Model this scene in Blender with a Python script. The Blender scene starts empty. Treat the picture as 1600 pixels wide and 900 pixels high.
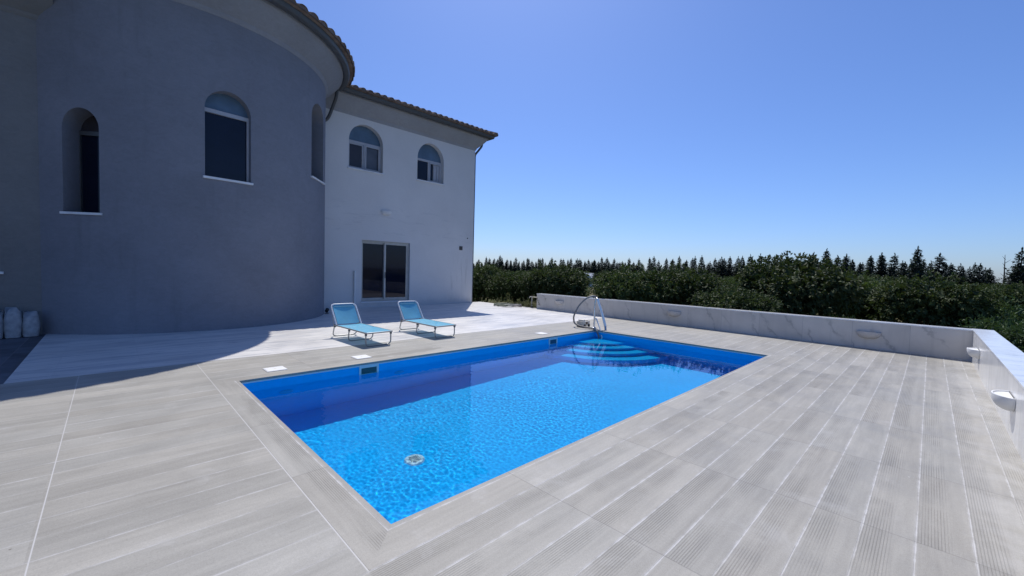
import bpy, bmesh, math, random
from mathutils import Vector, Matrix, noise as mnoise
S = bpy.context.scene
COL = S.collection
R = math.radians
PI = math.pi

# ------------------------------------------------------------------ materials
class G:
    """small node-graph writer"""
    def __init__(self, name):
        self.m = bpy.data.materials.new(name); self.m.use_nodes = True
        self.t = self.m.node_tree; self.t.nodes.clear()
        self.out = self.t.nodes.new('ShaderNodeOutputMaterial')
        self._pos = None
    def n(self, typ, **props):
        x = self.t.nodes.new(typ)
        for k, v in props.items(): setattr(x, k, v)
        return x
    def put(self, sock, v):
        if hasattr(v, 'is_output') or isinstance(v, bpy.types.NodeSocket): self.t.links.new(v, sock)
        elif isinstance(v, (tuple, list)):
            if sock.type == 'RGBA' and len(v) == 3: v = (*v, 1)
            sock.default_value = v
        else: sock.default_value = v
    def math(self, op, a, b=None, c=None):
        x = self.n('ShaderNodeMath', operation=op)
        self.put(x.inputs[0], a)
        if b is not None: self.put(x.inputs[1], b)
        if c is not None: self.put(x.inputs[2], c)
        return x.outputs[0]
    def pos(self):
        if self._pos is None:
            g = self.n('ShaderNodeNewGeometry'); self._pos = g.outputs['Position']
        return self._pos
    def xyz(self, v=None):
        s = self.n('ShaderNodeSeparateXYZ'); self.put(s.inputs[0], v or self.pos()); return s.outputs
    def comb(self, x, y, z=0.0):
        c = self.n('ShaderNodeCombineXYZ')
        for i, v in enumerate((x, y, z)): self.put(c.inputs[i], v)
        return c.outputs[0]
    def scale(self, v, s):
        x = self.n('ShaderNodeVectorMath', operation='MULTIPLY'); self.put(x.inputs[0], v); x.inputs[1].default_value = s
        return x.outputs[0]
    def noise(self, v, scale=1.0, detail=3.0, rough=.55, dist=0.0):
        x = self.n('ShaderNodeTexNoise'); self.put(x.inputs['Vector'], v)
        x.inputs['Scale'].default_value = scale; x.inputs['Detail'].default_value = detail
        x.inputs['Roughness'].default_value = rough; x.inputs['Distortion'].default_value = dist
        return x.outputs['Fac']
    def white(self, v):
        x = self.n('ShaderNodeTexWhiteNoise', noise_dimensions='3D'); self.put(x.inputs['Vector'], v); return x.outputs['Value']
    def step(self, v, a, b, lo=0.0, hi=1.0):
        x = self.n('ShaderNodeMapRange', interpolation_type='SMOOTHSTEP'); self.put(x.inputs[0], v)
        for i, q in enumerate((a, b, lo, hi)): self.put(x.inputs[1+i], q)
        return x.outputs[0]
    def lin(self, v, a, b, lo=0.0, hi=1.0):
        x = self.n('ShaderNodeMapRange'); self.put(x.inputs[0], v)
        for i, q in enumerate((a, b, lo, hi)): self.put(x.inputs[1+i], q)
        return x.outputs[0]
    def mix(self, f, a, b, mode='MIX'):
        x = self.n('ShaderNodeMix', data_type='RGBA', blend_type=mode)
        self.put(x.inputs[0], f); self.put(x.inputs[6], a); self.put(x.inputs[7], b)
        return x.outputs[2]
    def gain(self, col, f):
        x = self.n('ShaderNodeVectorMath', operation='SCALE'); self.put(x.inputs[0], col); self.put(x.inputs[3], f); return x.outputs[0]
    def bsdf(self, color, rough=.6, spec=.5, metal=0.0, bump=None, bstr=.3, bdist=.01, **kw):
        b = self.n('ShaderNodeBsdfPrincipled')
        self.put(b.inputs['Base Color'], color); self.put(b.inputs['Roughness'], rough)
        b.inputs['Specular IOR Level'].default_value = spec; b.inputs['Metallic'].default_value = metal
        for k, v in kw.items(): self.put(b.inputs[k.replace('_', ' ')], v)
        if bump is not None:
            u = self.n('ShaderNodeBump'); u.inputs['Strength'].default_value = bstr; u.inputs['Distance'].default_value = bdist
            self.put(u.inputs['Height'], bump); self.t.links.new(u.outputs[0], b.inputs['Normal'])
        self.t.links.new(b.outputs[0], self.out.inputs[0])
        return b

def simple(name, col, rough=.6, spec=.5, metal=0.0, var=.08, nscale=6.0, bstr=0.0):
    g = G(name); nz = g.noise(g.pos(), nscale, 4)
    c = g.gain(col, g.lin(nz, .3, .7, 1-var, 1+var))
    g.bsdf(c, rough, spec, metal, bump=nz if bstr else None, bstr=bstr)
    return g.m

def m_planks(name, along='x', smoothside=False):
    g = G(name); x, y, z = g.xyz()
    if along == 'y': x, y = y, x
    u = g.math('DIVIDE', g.math('ADD', x, .272), 1.29); v = g.math('DIVIDE', g.math('ADD', y, .28), .25)
    iu, iv = g.math('FLOOR', u), g.math('FLOOR', v); fu, fv = g.math('FRACT', u), g.math('FRACT', v)
    rnd = g.white(g.comb(iu, iv, 1.0)); rnd2 = g.white(g.comb(iu, iv, 7.0)); rnd3 = g.white(g.comb(iu, iv, 13.0))
    dv = g.math('MULTIPLY', g.math('MINIMUM', fv, g.math('SUBTRACT', 1.0, fv)), .25)
    du = g.math('MULTIPLY', g.math('MINIMUM', fu, g.math('SUBTRACT', 1.0, fu)), 1.29)
    shift = g.math('MULTIPLY', rnd, 31.0)
    sv = g.comb(g.math('ADD', x, shift), y, rnd2)
    grain = g.noise(g.scale(sv, (1.6, 34, 1)), 1.0, 5, .65, .4)
    streak = g.noise(g.scale(sv, (.9, 9, 1)), 1.0, 4, .6, .8)
    blotch = g.noise(g.scale(g.pos(), (1, 1, 1)), 1.3, 5, .62, .6)
    fine = g.noise(g.pos(), 55.0, 3, .6)
    dust = g.step(g.noise(g.pos(), 2.3, 5, .65, .5), .56, .74)
    if along == 'x':       # mortar haze left along the right-hand wall
        dust = g.math('MAXIMUM', dust, g.math('MULTIPLY', g.step(y, -2.35, -2.8), g.step(g.noise(g.pos(), 1.7, 5, .7, .6), .38, .62, .2, 1.7)))
    tone = g.math('MULTIPLY', g.lin(rnd, 0, 1, .92, 1.05), g.lin(streak, .3, .7, .90, 1.09))
    tone = g.math('MULTIPLY', tone, g.lin(grain, .25, .75, .93, 1.06))
    tone = g.math('MULTIPLY', tone, g.lin(blotch, .3, .7, .90, 1.08))
    grit = g.noise(g.scale(g.pos(), (120, 260, 1)) if along == 'x' else g.scale(g.pos(), (260, 120, 1)), 1.0, 2, .6)
    tone = g.math('MULTIPLY', tone, g.math('MULTIPLY', g.lin(fine, .3, .7, .95, 1.05), g.lin(grit, .3, .7, .87, 1.13)))
    # anti-slip grooves on part of each board
    side = g.math('GREATER_THAN', rnd3, .12)
    gv = g.math('SINE', g.math('MULTIPLY', fv, 2*PI*17))
    band = g.step(fv, .30, .58)
    worn = g.step(g.noise(sv, 1.5, 4, .6, .3), .36, .56, .15, 1.0)
    right = g.step(x, -.28, -.26) if along == 'x' else 1.0
    if along == 'x':
        right = g.math('MULTIPLY', right, g.step(y, -.2, -.3, 0.12, 1.0))
    gm = g.math('MULTIPLY', g.math('MULTIPLY', band, worn), g.math('MULTIPLY', side, right))
    cut = g.math('MULTIPLY', g.step(gv, .1, .9), gm)
    tone = g.math('MULTIPLY', tone, g.math('SUBTRACT', 1.0, g.math('MULTIPLY', cut, .22)))
    tone = g.math('MULTIPLY', tone, g.math('SUBTRACT', 1.0, g.math('MULTIPLY', gm, .05)))
    base = g.mix(rnd2, (.364, .341, .296), (.357, .341, .303))
    c = g.gain(base, tone)
    # pale grout dust along the long joints, thin dark butt joints
    jn = g.noise(g.scale(g.pos(), (2.2, 2.2, 1)), 1.0, 4, .7)
    wob = g.noise(g.scale(g.pos(), (6, 6, 1)), 2.0, 3)
    dvw = g.math('ADD', dv, g.lin(wob, .3, .7, -.003, .004))
    halo = g.math('MULTIPLY', g.step(dvw, .022, .0, 0, 1), g.step(jn, .38, .62, .08, .7))
    line = g.math('MULTIPLY', g.step(dvw, .008, .002, 0, 1), g.step(jn, .34, .56, .22, .92))
    light = g.math('MAXIMUM', g.math('MULTIPLY', halo, .45), line)
    if along == 'x':       # left of the pool the joints are cleaner and broken
        light = g.math('MULTIPLY', light, g.step(x, -.29, -.25, g.step(g.noise(g.scale(g.pos(), (1.1, 4, 1)), 1.0, 4, .7), .40, .62, .25, .95), 1.0))
    light = g.math('MAXIMUM', light, g.math('MULTIPLY', dust, .22))
    if along == 'x':
        # grouted movement joints across the boards left of the pool
        jx = g.math('ABSOLUTE', g.math('ADD', x, 1.545))
        jl = g.math('MULTIPLY', g.step(jx, .0045, .002, 0, 1), .85)
        jx2 = g.math('ABSOLUTE', g.math('ADD', x, .268))
        jl = g.math('MAXIMUM', jl, g.math('MULTIPLY', g.step(jx2, .005, .002, 0, 1), g.math('MULTIPLY', g.step(y, -.3, -.25), .85)))
        light = g.math('MAXIMUM', light, jl)
    c = g.mix(light, c, (.57, .555, .53))
    endj = g.math('MULTIPLY', g.step(du, .006, .0025, 0, 1), .42)
    if along == 'x': endj = g.math('MULTIPLY', endj, g.step(x, -.2, -.1))
    c = g.mix(endj, c, (.16, .15, .14))
    # dried splash mark beside the skimmer lids
    wx = g.math('DIVIDE', g.math('SUBTRACT', x, 2.75), .95); wy = g.math('DIVIDE', g.math('SUBTRACT', y, 4.60), .16)
    wd = g.math('SQRT', g.math('ADD', g.math('MULTIPLY', wx, wx), g.math('MULTIPLY', wy, wy)))
    wet = g.step(g.math('ADD', wd, g.lin(blotch, .3, .7, -.5, .5)), 1.0, .75, 0, .5)
    if along == 'x': c = g.mix(wet, c, (.20, .185, .16))
    # dropped specks of mortar and petals
    vo = g.n('ShaderNodeTexVoronoi'); vo.inputs['Scale'].default_value = 2.6; g.put(vo.inputs['Vector'], g.comb(x, y, 0.0))
    vs_ = g.n('ShaderNodeSeparateColor'); g.put(vs_.inputs[0], vo.outputs['Color'])
    sp_ = g.math('MULTIPLY', g.step(vo.outputs['Distance'], .022, .012, 0, 1), g.math('GREATER_THAN', vs_.outputs[0], .55))
    c = g.mix(sp_, c, (.62, .60, .56))
    vo2 = g.n('ShaderNodeTexVoronoi'); vo2.inputs['Scale'].default_value = 3.7; g.put(vo2.inputs['Vector'], g.comb(y, x, 3.0))
    vs2 = g.n('ShaderNodeSeparateColor'); g.put(vs2.inputs[0], vo2.outputs['Color'])
    c = g.mix(g.math('MULTIPLY', g.math('MULTIPLY', g.step(vo2.outputs['Distance'], .03, .015, 0, 1), g.math('GREATER_THAN', vs2.outputs[1], .75)), .7), c, (.10, .085, .07))
    h = g.math('SUBTRACT', g.math('MULTIPLY', grain, .12), g.math('ADD', g.math('MULTIPLY', cut, .5), g.math('MULTIPLY', g.step(dv, .004, .001, 0, 1), .8)))
    g.bsdf(c, g.lin(blotch, .3, .7, .5, .68), .35, bump=h, bstr=.55, bdist=.004)
    return g.m

def m_marble_floor():
    g = G('marble_paving'); x, y, z = g.xyz()
    st = g.noise(g.scale(g.pos(), (.55, 5.0, 1)), 1.0, 6, .62, .9)
    st2 = g.noise(g.scale(g.pos(), (1.1, 13.0, 1)), 1.0, 5, .6, 1.2)
    cl = g.noise(g.pos(), .9, 4, .6)
    iu = g.math('FLOOR', g.math('DIVIDE', x, .9)); iv = g.math('FLOOR', g.math('DIVIDE', y, .45))
    rnd = g.white(g.comb(iu, iv, 3.0))
    c = g.gain((.74, .71, .665), g.math('MULTIPLY', g.lin(rnd, 0, 1, .94, 1.03), g.lin(cl, .3, .7, .93, 1.04)))
    c = g.mix(g.math('MULTIPLY', g.step(st, .48, .62), .7), c, (.46, .465, .475))
    c = g.mix(g.math('MULTIPLY', g.step(st2, .54, .62), .55), c, (.36, .37, .385))
    fu = g.math('FRACT', g.math('DIVIDE', x, .9)); fv = g.math('FRACT', g.math('DIVIDE', y, .45))
    du = g.math('MULTIPLY', g.math('MINIMUM', fu, g.math('SUBTRACT', 1.0, fu)), .9)
    dv = g.math('MULTIPLY', g.math('MINIMUM', fv, g.math('SUBTRACT', 1.0, fv)), .45)
    j = g.math('MULTIPLY', g.step(g.math('MINIMUM', du, dv), .005, .002, 0, 1), .4)
    c = g.mix(j, c, (.5, .49, .47))
    dirt = g.step(g.noise(g.pos(), 1.6, 6, .7, .8), .60, .78)
    c = g.mix(g.math('MULTIPLY', dirt, .25), c, (.55, .52, .47))
    g.bsdf(c, g.lin(cl, .3, .7, .35, .5), .4, bump=st, bstr=.05)
    return g.m

def m_marble_slab(name, base, vein, amount=.6, rough=.3, panel=.95, axis='y', vscale=1.0):
    g = G(name); x, y, z = g.xyz()
    t = y if axis == 'y' else x
    ip = g.math('FLOOR', g.math('DIVIDE', t, panel)); fp = g.math('FRACT', g.math('DIVIDE', t, panel))
    rnd = g.white(g.comb(ip, 2.0, 5.0))
    p = g.comb(g.math('ADD', t, g.math('MULTIPLY', rnd, 17.0)), g.math('ADD', z, g.math('MULTIPLY', rnd, 5.0)), x if axis == 'y' else y)
    warp = g.noise(p, 1.5*vscale, 5, .65)
    d = g.math('ADD', g.math('MULTIPLY', g.math('SUBTRACT', t, g.math('MULTIPLY', z, .55)), 4.6*vscale), g.math('MULTIPLY', warp, 4.0))
    d = g.math('ADD', d, g.math('MULTIPLY', rnd, 9.0))
    w = g.math('ABSOLUTE', g.math('SINE', d))
    v = g.math('MULTIPLY', g.step(w, .22, .02, 0, 1), g.step(g.noise(p, 1.6*vscale, 3), .44, .60))
    soft = g.math('MULTIPLY', g.step(w, .55, .0, 0, 1), g.step(g.noise(p, 1.7*vscale, 3), .40, .65))
    cl = g.noise(p, 1.1*vscale, 4, .6)
    c = g.gain(base, g.lin(cl, .3, .7, .88, 1.08))
    c = g.mix(g.math('MULTIPLY', soft, amount*.4), c, vein)
    c = g.mix(g.math('MULTIPLY', v, amount), c, vein)
    dp = g.math('MULTIPLY', g.math('MINIMUM', fp, g.math('SUBTRACT', 1.0, fp)), panel)
    c = g.mix(g.math('MULTIPLY', g.step(dp, .005, .002, 0, 1), .5), c, (.25, .25, .25))
    drip = g.noise(g.scale(g.pos(), (7, 7, .6)), 1.0, 3, .6)
    c = g.mix(g.math('MULTIPLY', g.step(drip, .52, .72), .25), c, g.gain(base, .7))
    g.bsdf(c, rough, .5)
    return g.m

def m_plaster(name, col, var=.07, stain=.25, stain_col=(.2, .2, .2), rough=.85):
    g = G(name)
    a = g.noise(g.pos(), .7, 5, .6, .3); b = g.noise(g.pos(), 38, 3, .6)
    run = g.noise(g.scale(g.pos(), (2.2, 2.2, .22)), 1.0, 5, .65)
    trowel = g.noise(g.scale(g.pos(), (5, 5, 9)), 1.0, 5, .7, 1.2)
    col = g.gain(col, g.lin(trowel, .3, .7, .93, 1.07))
    c = g.gain(col, g.math('MULTIPLY', g.lin(a, .3, .7, 1-var, 1+var), g.lin(b, .3, .7, .97, 1.03)))
    c = g.mix(g.math('MULTIPLY', g.step(run, .55, .75), stain), c, stain_col)
    g.bsdf(c, rough, .25, bump=b, bstr=.22, bdist=.006)
    return g.m

def m_facade():
    g = G('white_wall_paint'); x, y, z = g.xyz()
    a = g.noise(g.pos(), .6, 5, .6, .3); b = g.noise(g.pos(), 34, 3, .6)
    c = g.gain((.69, .675, .655), g.math('MULTIPLY', g.lin(a, .3, .7, .95, 1.05), g.lin(b, .3, .7, .975, 1.025)))
    # filler patches and scuffs in a loose row above the door
    pv = g.scale(g.pos(), (.9, .9, 5.0)); sm = g.noise(pv, 1.2, 5, .62, .7)
    zone = g.math('MULTIPLY', g.step(z, 2.7, 3.1), g.step(z, 4.3, 3.8, 0, 1))
    c = g.mix(g.math('MULTIPLY', g.math('MULTIPLY', g.step(sm, .54, .66), zone), .18), c, (.33, .34, .36))
    # damp, dirty run under the vent plate near the corner
    cx = g.math('ABSOLUTE', g.math('SUBTRACT', x, 10.45))
    zone2 = g.math('MULTIPLY', g.step(cx, .75, .15, 0, 1), g.math('MULTIPLY', g.step(z, .0, .25), g.step(z, 2.6, 1.7, 0, 1)))
    run = g.noise(g.scale(g.pos(), (6, 6, .7)), 1.0, 5, .7, .4)
    c = g.mix(g.math('MULTIPLY', g.math('MULTIPLY', g.step(run, .50, .68), zone2), .45), c, (.30, .29, .26))
    # splash zone at the foot
    foot = g.math('MULTIPLY', g.step(g.math('ADD', z, g.lin(a, .3, .7, -.15, .15)), .4, .0, 0, 1), .3)
    c = g.mix(foot, c, (.30, .31, .33))
    g.bsdf(c, .85, .25, bump=b, bstr=.2, bdist=.006)
    return g.m

def m_leaf(name, c1, c2, rough=.42, hue=.25, trans=.17):
    g = G(name)
    oi = g.n('ShaderNodeObjectInfo'); nz = g.noise(g.pos(), 1.6, 3); w = g.noise(g.pos(), 9.0, 2)
    c = g.mix(g.lin(nz, .32, .68), c1, c2)
    c = g.gain(c, g.math('MULTIPLY', g.lin(oi.outputs['Random'], 0, 1, .78, 1.2), g.lin(w, .3, .7, .8, 1.2)))
    c = g.mix(g.math('MULTIPLY', g.step(g.noise(g.pos(), 2.7, 3), .58, .72), hue), c, (.13, .095, .035))
    b = g.bsdf(c, rough, .2)
    tr = g.n('ShaderNodeBsdfTranslucent'); g.put(tr.inputs[0], g.mix(1.0, c, (1.4, 1.5, .8), 'MULTIPLY'))
    ms = g.n('ShaderNodeMixShader'); ms.inputs[0].default_value = trans
    g.t.links.new(b.outputs[0], ms.inputs[1]); g.t.links.new(tr.outputs[0], ms.inputs[2]); g.t.links.new(ms.outputs[0], g.out.inputs[0])
    return g.m

def m_ground():
    g = G('dry_grass_ground')
    a = g.noise(g.pos(), .25, 5, .6); b = g.noise(g.pos(), 3.0, 6, .7); c3 = g.noise(g.pos(), 25.0, 4, .7)
    c = g.mix(g.lin(a, .35, .65), (.075, .085, .035), (.14, .115, .065))
    c = g.gain(c, g.math('MULTIPLY', g.lin(b, .3, .7, .6, 1.35), g.lin(c3, .3, .7, .7, 1.3)))
    g.bsdf(c, .95, .1, bump=b, bstr=.6, bdist=.1)
    return g.m

def m_slate():
    g = G('dark_slate_paving'); x, y, z = g.xyz()
    iu = g.math('FLOOR', g.math('DIVIDE', x, .3)); iv = g.math('FLOOR', g.math('DIVIDE', y, .6))
    rnd = g.white(g.comb(iu, iv, 1.0)); a = g.noise(g.pos(), 3.0, 6, .7)
    c = g.gain((.10, .11, .13), g.math('MULTIPLY', g.lin(rnd, 0, 1, .75, 1.25), g.lin(a, .3, .7, .7, 1.3)))
    fu = g.math('FRACT', g.math('DIVIDE', x, .3)); fv = g.math('FRACT', g.math('DIVIDE', y, .6))
    du = g.math('MULTIPLY', g.math('MINIMUM', fu, g.math('SUBTRACT', 1.0, fu)), .3)
    dv = g.math('MULTIPLY', g.math('MINIMUM', fv, g.math('SUBTRACT', 1.0, fv)), .6)
    c = g.mix(g.math('MULTIPLY', g.step(g.math('MINIMUM', du, dv), .008, .003, 0, 1), .7), c, (.2, .2, .2))
    g.bsdf(c, .6, .4, bump=a, bstr=.3)
    return g.m

def m_liner():
    g = G('blue_pool_liner')
    a = g.noise(g.pos(), 1.1, 4, .6); b = g.noise(g.pos(), 14, 3)
    c = g.gain((.006, .50, .98), g.math('MULTIPLY', g.lin(a, .3, .7, .94, 1.06), g.lin(b, .3, .7, .97, 1.03)))
    g.bsdf(c, .6, .06)
    return g.m

def m_water():
    g = G('pool_water')
    b = g.n('ShaderNodeBsdfPrincipled')
    b.inputs['Base Color'].default_value = (.86, .98, 1, 1); b.inputs['Roughness'].default_value = 0.0
    b.inputs['IOR'].default_value = 1.33; b.inputs['Specular IOR Level'].default_value = .22; b.inputs['Transmission Weight'].default_value = 1.0
    g.t.links.new(b.outputs[0], g.out.inputs[0])
    return g.m

def m_tile():
    g = G('roof_clay')
    a = g.noise(g.pos(), 4.0, 5, .6); b = g.noise(g.pos(), .9, 3)
    c = g.mix(g.lin(a, .3, .7), (.15, .105, .085), (.25, .20, .165)); c = g.gain(c, g.lin(b, .3, .7, .8, 1.15))
    g.bsdf(c, .85, .2, bump=a, bstr=.3)
    return g.m

def m_glass_dark(name, col, rough=.03, tint_noise=0.0):
    g = G(name); a = g.noise(g.pos(), 2.5, 2)
    g.bsdf(g.gain(col, g.lin(a, .3, .7, .85, 1.15)), rough, .32)
    return g.m

def m_fabric():
    g = G('turquoise_mesh_fabric'); a = g.noise(g.pos(), 4.0, 3); w = g.noise(g.pos(), 220.0, 2)
    c = g.gain((.16, .50, .68), g.math('MULTIPLY', g.lin(a, .3, .7, .93, 1.07), g.lin(w, .3, .7, .85, 1.15)))
    b = g.bsdf(c, .7, .25)
    tr = g.n('ShaderNodeBsdfTranslucent'); g.put(tr.inputs[0], c)
    tp = g.n('ShaderNodeBsdfTransparent'); ms = g.n('ShaderNodeMixShader'); ms.inputs[0].default_value = .14
    g.t.links.new(b.outputs[0], ms.inputs[1]); g.t.links.new(tr.outputs[0], ms.inputs[2])
    m2 = g.n('ShaderNodeMixShader'); m2.inputs[0].default_value = .24     # open weave lets a little light straight through
    g.t.links.new(ms.outputs[0], m2.inputs[1]); g.t.links.new(tp.outputs[0], m2.inputs[2])
    g.t.links.new(m2.outputs[0], g.out.inputs[0])
    return g.m

M = {}
M['planks'] = m_planks('grey_wood_tile')
M['planks_y'] = m_planks('grey_wood_tile_across', 'y')
M['marble'] = m_marble_floor()
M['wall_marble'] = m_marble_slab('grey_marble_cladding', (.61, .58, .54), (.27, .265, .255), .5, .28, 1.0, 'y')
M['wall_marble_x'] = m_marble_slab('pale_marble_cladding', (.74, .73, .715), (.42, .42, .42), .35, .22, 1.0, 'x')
M['cap_marble'] = m_marble_slab('white_marble_coping', (.80, .81, .82), (.33, .36, .42), .55, .18, 1.2, 'x', 1.6)
M['facade'] = m_facade()
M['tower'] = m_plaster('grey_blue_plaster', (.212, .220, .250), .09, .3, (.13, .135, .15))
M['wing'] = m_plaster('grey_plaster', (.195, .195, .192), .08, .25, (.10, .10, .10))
M['cornice'] = m_plaster('grey_moulding_plaster', (.33, .335, .35), .06, .15, (.20, .20, .21))
M['reveal'] = M['facade']
M['clay'] = m_tile()
M['gutter'] = simple('dark_metal_gutter', (.10, .105, .11), .45, .5, .3)
M['frame'] = simple('pale_grey_window_frame', (.42, .43, .46), .4, .5)
M['doorframe'] = simple('aluminium_door_frame', (.50, .49, .46), .38, .5, .2)
M['sill'] = simple('white_marble_sill', (.72, .73, .74), .35, .5)
M['pane'] = m_glass_dark('dark_window_glass', (.006, .009, .022))
M['pane_brown'] = m_glass_dark('curtained_window_glass', (.045, .042, .05), .05)
M['pane_grey'] = m_glass_dark('pale_curtained_glass', (.10, .11, .13), .05)
M['frost'] = m_glass_dark('blue_frosted_glass', (.10, .16, .23), .3)
M['white_plastic'] = simple('white_plastic', (.78, .78, .76), .4, .5, var=.04)
M['lid'] = simple('white_lid_plastic', (.82, .81, .78), .5, .4, var=.05)
M['lamp_white'] = simple('white_lamp_plaster', (.74, .74, .73), .6, .3, var=.04)
M['inlet'] = simple('blue_inlet_plastic', (.10, .38, .68), .5)
M['steel'] = simple('brushed_steel', (.62, .62, .62), .25, .5, 1.0, var=.05)
M['rail_white'] = simple('white_rail_enamel', (.92, .91, .88), .45, .5, var=.04)
M['lounger_metal'] = simple('grey_tube_enamel', (.34, .34, .33), .35, .5, .4)
M['lounger_white'] = simple('white_tube_enamel', (.72, .74, .76), .35, .5, .0)
M['lounger_joint'] = simple('grey_plastic_joint', (.13, .135, .14), .5)
M['fabric'] = m_fabric()
M['hose_grey'] = simple('grey_hose', (.23, .22, .21), .5)
M['hose_dark'] = simple('dark_hose', (.05, .045, .045), .5)
M['hose_green'] = simple('grey_green_hose', (.22, .24, .16), .5)
M['hose_pale'] = simple('pale_hose', (.52, .49, .42), .5)
M['hose_brown'] = simple('brown_hose', (.16, .12, .11), .5)
M['beige'] = simple('beige_plastic', (.74, .68, .56), .6, .4, var=.15)
M['black'] = simple('black_plastic', (.012, .012, .014), .4)
M['dark'] = simple('dark_void', (.006, .006, .006), .9, .1)
M['sack'] = simple('white_woven_sack', (.33, .34, .35), .8, .2, var=.25, nscale=9, bstr=.6)
M['bark'] = simple('bark', (.10, .08, .06), .9, .2, var=.3)
M['leaf1'] = m_leaf('citrus_leaf', (.040, .066, .022), (.096, .132, .042), .62, .25)
M['leaf2'] = m_leaf('mango_leaf', (.034, .054, .021), (.082, .108, .040), .62, .35)
M['needle'] = m_leaf('conifer_needles', (.024, .038, .034), (.042, .060, .050), .7, .08)
M['shrub'] = m_leaf('pale_shrub_leaf', (.05, .085, .035), (.085, .13, .05), .55, .15)
M['weed'] = m_leaf('weed_leaf', (.12, .14, .06), (.22, .20, .11), .6, .3)
M['ground'] = m_ground()
M['slate'] = m_slate()
M['liner'] = m_liner()
M['water'] = m_water()
M['plinth'] = simple('concrete_edge', (.36, .35, .33), .85, .2, var=.12)
M['tunnel'] = simple('greenhouse_film', (.70, .72, .70), .5, .4, var=.06)
M['iron'] = simple('rusty_iron', (.16, .12, .09), .6, .4, .5, var=.3)

# ------------------------------------------------------------------ mesh helpers
class MB:
    def __init__(self): self.v = []; self.f = []; self.mi = []
    def add(self, vs, fs, mi=0):
        o = len(self.v); self.v += [tuple(map(float, p)) for p in vs]
        self.f += [tuple(i+o for i in f) for f in fs]; self.mi += [mi]*len(fs); return self
    def box(self, x0, x1, y0, y1, z0, z1, mi=0):
        vs = [(x, y, z) for z in (z0, z1) for y in (y0, y1) for x in (x0, x1)]
        return self.add(vs, [(0, 2, 3, 1), (4, 5, 7, 6), (0, 1, 5, 4), (2, 6, 7, 3), (0, 4, 6, 2), (1, 3, 7, 5)], mi)
    def prism(self, poly, z0, z1, mi=0):
        n = len(poly); vs = [(x, y, z0) for x, y in poly]+[(x, y, z1) for x, y in poly]
        return self.add(vs, [tuple(range(n-1, -1, -1)), tuple(range(n, 2*n))]+[(i, (i+1) % n, n+(i+1) % n, n+i) for i in range(n)], mi)
    def extr(self, poly, fn0, fn1, mi=0):
        """polygon given as 2-d points, mapped by two functions to two 3-d rims"""
        n = len(poly); vs = [fn0(a, b) for a, b in poly]+[fn1(a, b) for a, b in poly]
        return self.add(vs, [tuple(range(n-1, -1, -1)), tuple(range(n, 2*n))]+[(i, (i+1) % n, n+(i+1) % n, n+i) for i in range(n)], mi)
    def ring(self, outer, inner, fn0, fn1, mi=0):
        """frame: region between two closed loops of equal count, given depth by fn0 / fn1"""
        n = len(outer); a = [fn0(*p) for p in outer]; b = [fn0(*p) for p in inner]; c = [fn1(*p) for p in outer]; d = [fn1(*p) for p in inner]
        fs = []
        for i in range(n):
            j = (i+1) % n
            fs += [(i, j, n+j, n+i), (2*n+i, 3*n+i, 3*n+j, 2*n+j), (i, 2*n+i, 2*n+j, j), (n+i, n+j, 3*n+j, 3*n+i)]
        return self.add(a+b+c+d, fs, mi)
    def tube(self, path, r, seg=10, closed=False, mi=0, cap=True):
        P = [Vector(p) for p in path]; n = len(P); rr = r if isinstance(r, (list, tuple)) else [r]*n
        T = []
        for i in range(n):
            a = P[i-1] if (i > 0 or closed) else P[i]; b = P[(i+1) % n] if (i < n-1 or closed) else P[i]
            T.append((b-a).normalized())
        u = T[0].orthogonal().normalized(); vs = []
        for i in range(n):
            u = (u-T[i]*u.dot(T[i])).normalized(); w = T[i].cross(u)
            for k in range(seg):
                a = 2*PI*k/seg; vs.append(P[i]+(u*math.cos(a)+w*math.sin(a))*rr[i])
        fs = []
        for i in range(n if closed else n-1):
            j = (i+1) % n
            for k in range(seg): fs.append((i*seg+k, i*seg+(k+1) % seg, j*seg+(k+1) % seg, j*seg+k))
        if cap and not closed: fs += [tuple(range(seg-1, -1, -1)), tuple(range((n-1)*seg, n*seg))]
        return self.add(vs, fs, mi)
    def lathe(self, prof, c, a0=0.0, a1=2*PI, seg=64, mi=0, close=False):
        full = abs(a1-a0-2*PI) < 1e-6; cols = seg if full else seg+1; n = len(prof); vs = []
        for i in range(cols):
            a = a0+(a1-a0)*i/seg
            for r, z in prof: vs.append((c[0]+r*math.cos(a), c[1]+r*math.sin(a), c[2]+z))
        fs = []
        m = n if close else n-1
        for i in range(seg):
            j = (i+1) % cols
            for k in range(m): fs.append((i*n+k, j*n+k, j*n+(k+1) % n, i*n+(k+1) % n))
        return self.add(vs, fs, mi)
    def mesh(self, name, mats, smooth=False, bevel=0.0, weld=False):
        me = bpy.data.meshes.new(name); me.from_pydata(self.v, [], self.f)
        for m in mats: me.materials.append(m)
        if len(mats) > 1: me.polygons.foreach_set('material_index', self.mi)
        bm = bmesh.new(); bm.from_mesh(me)
        if weld: bmesh.ops.remove_doubles(bm, verts=bm.verts, dist=1e-5)
        bmesh.ops.recalc_face_normals(bm, faces=bm.faces)
        if bevel:
            es = [e for e in bm.edges if len(e.link_faces) == 2 and e.calc_face_angle(0) > .5]
            bmesh.ops.bevel(bm, geom=es, offset=bevel, segments=2, affect='EDGES', profile=.6)
        bm.to_mesh(me); bm.free()
        if smooth:
            me.shade_smooth()
            try: me.set_sharp_from_angle(angle=R(38 if smooth is True else smooth))
            except Exception: pass
        return me

def wloc(o):
    v = Vector((0, 0, 0))
    while o is not None: v = v+o.location; o = o.parent
    return v

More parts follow.
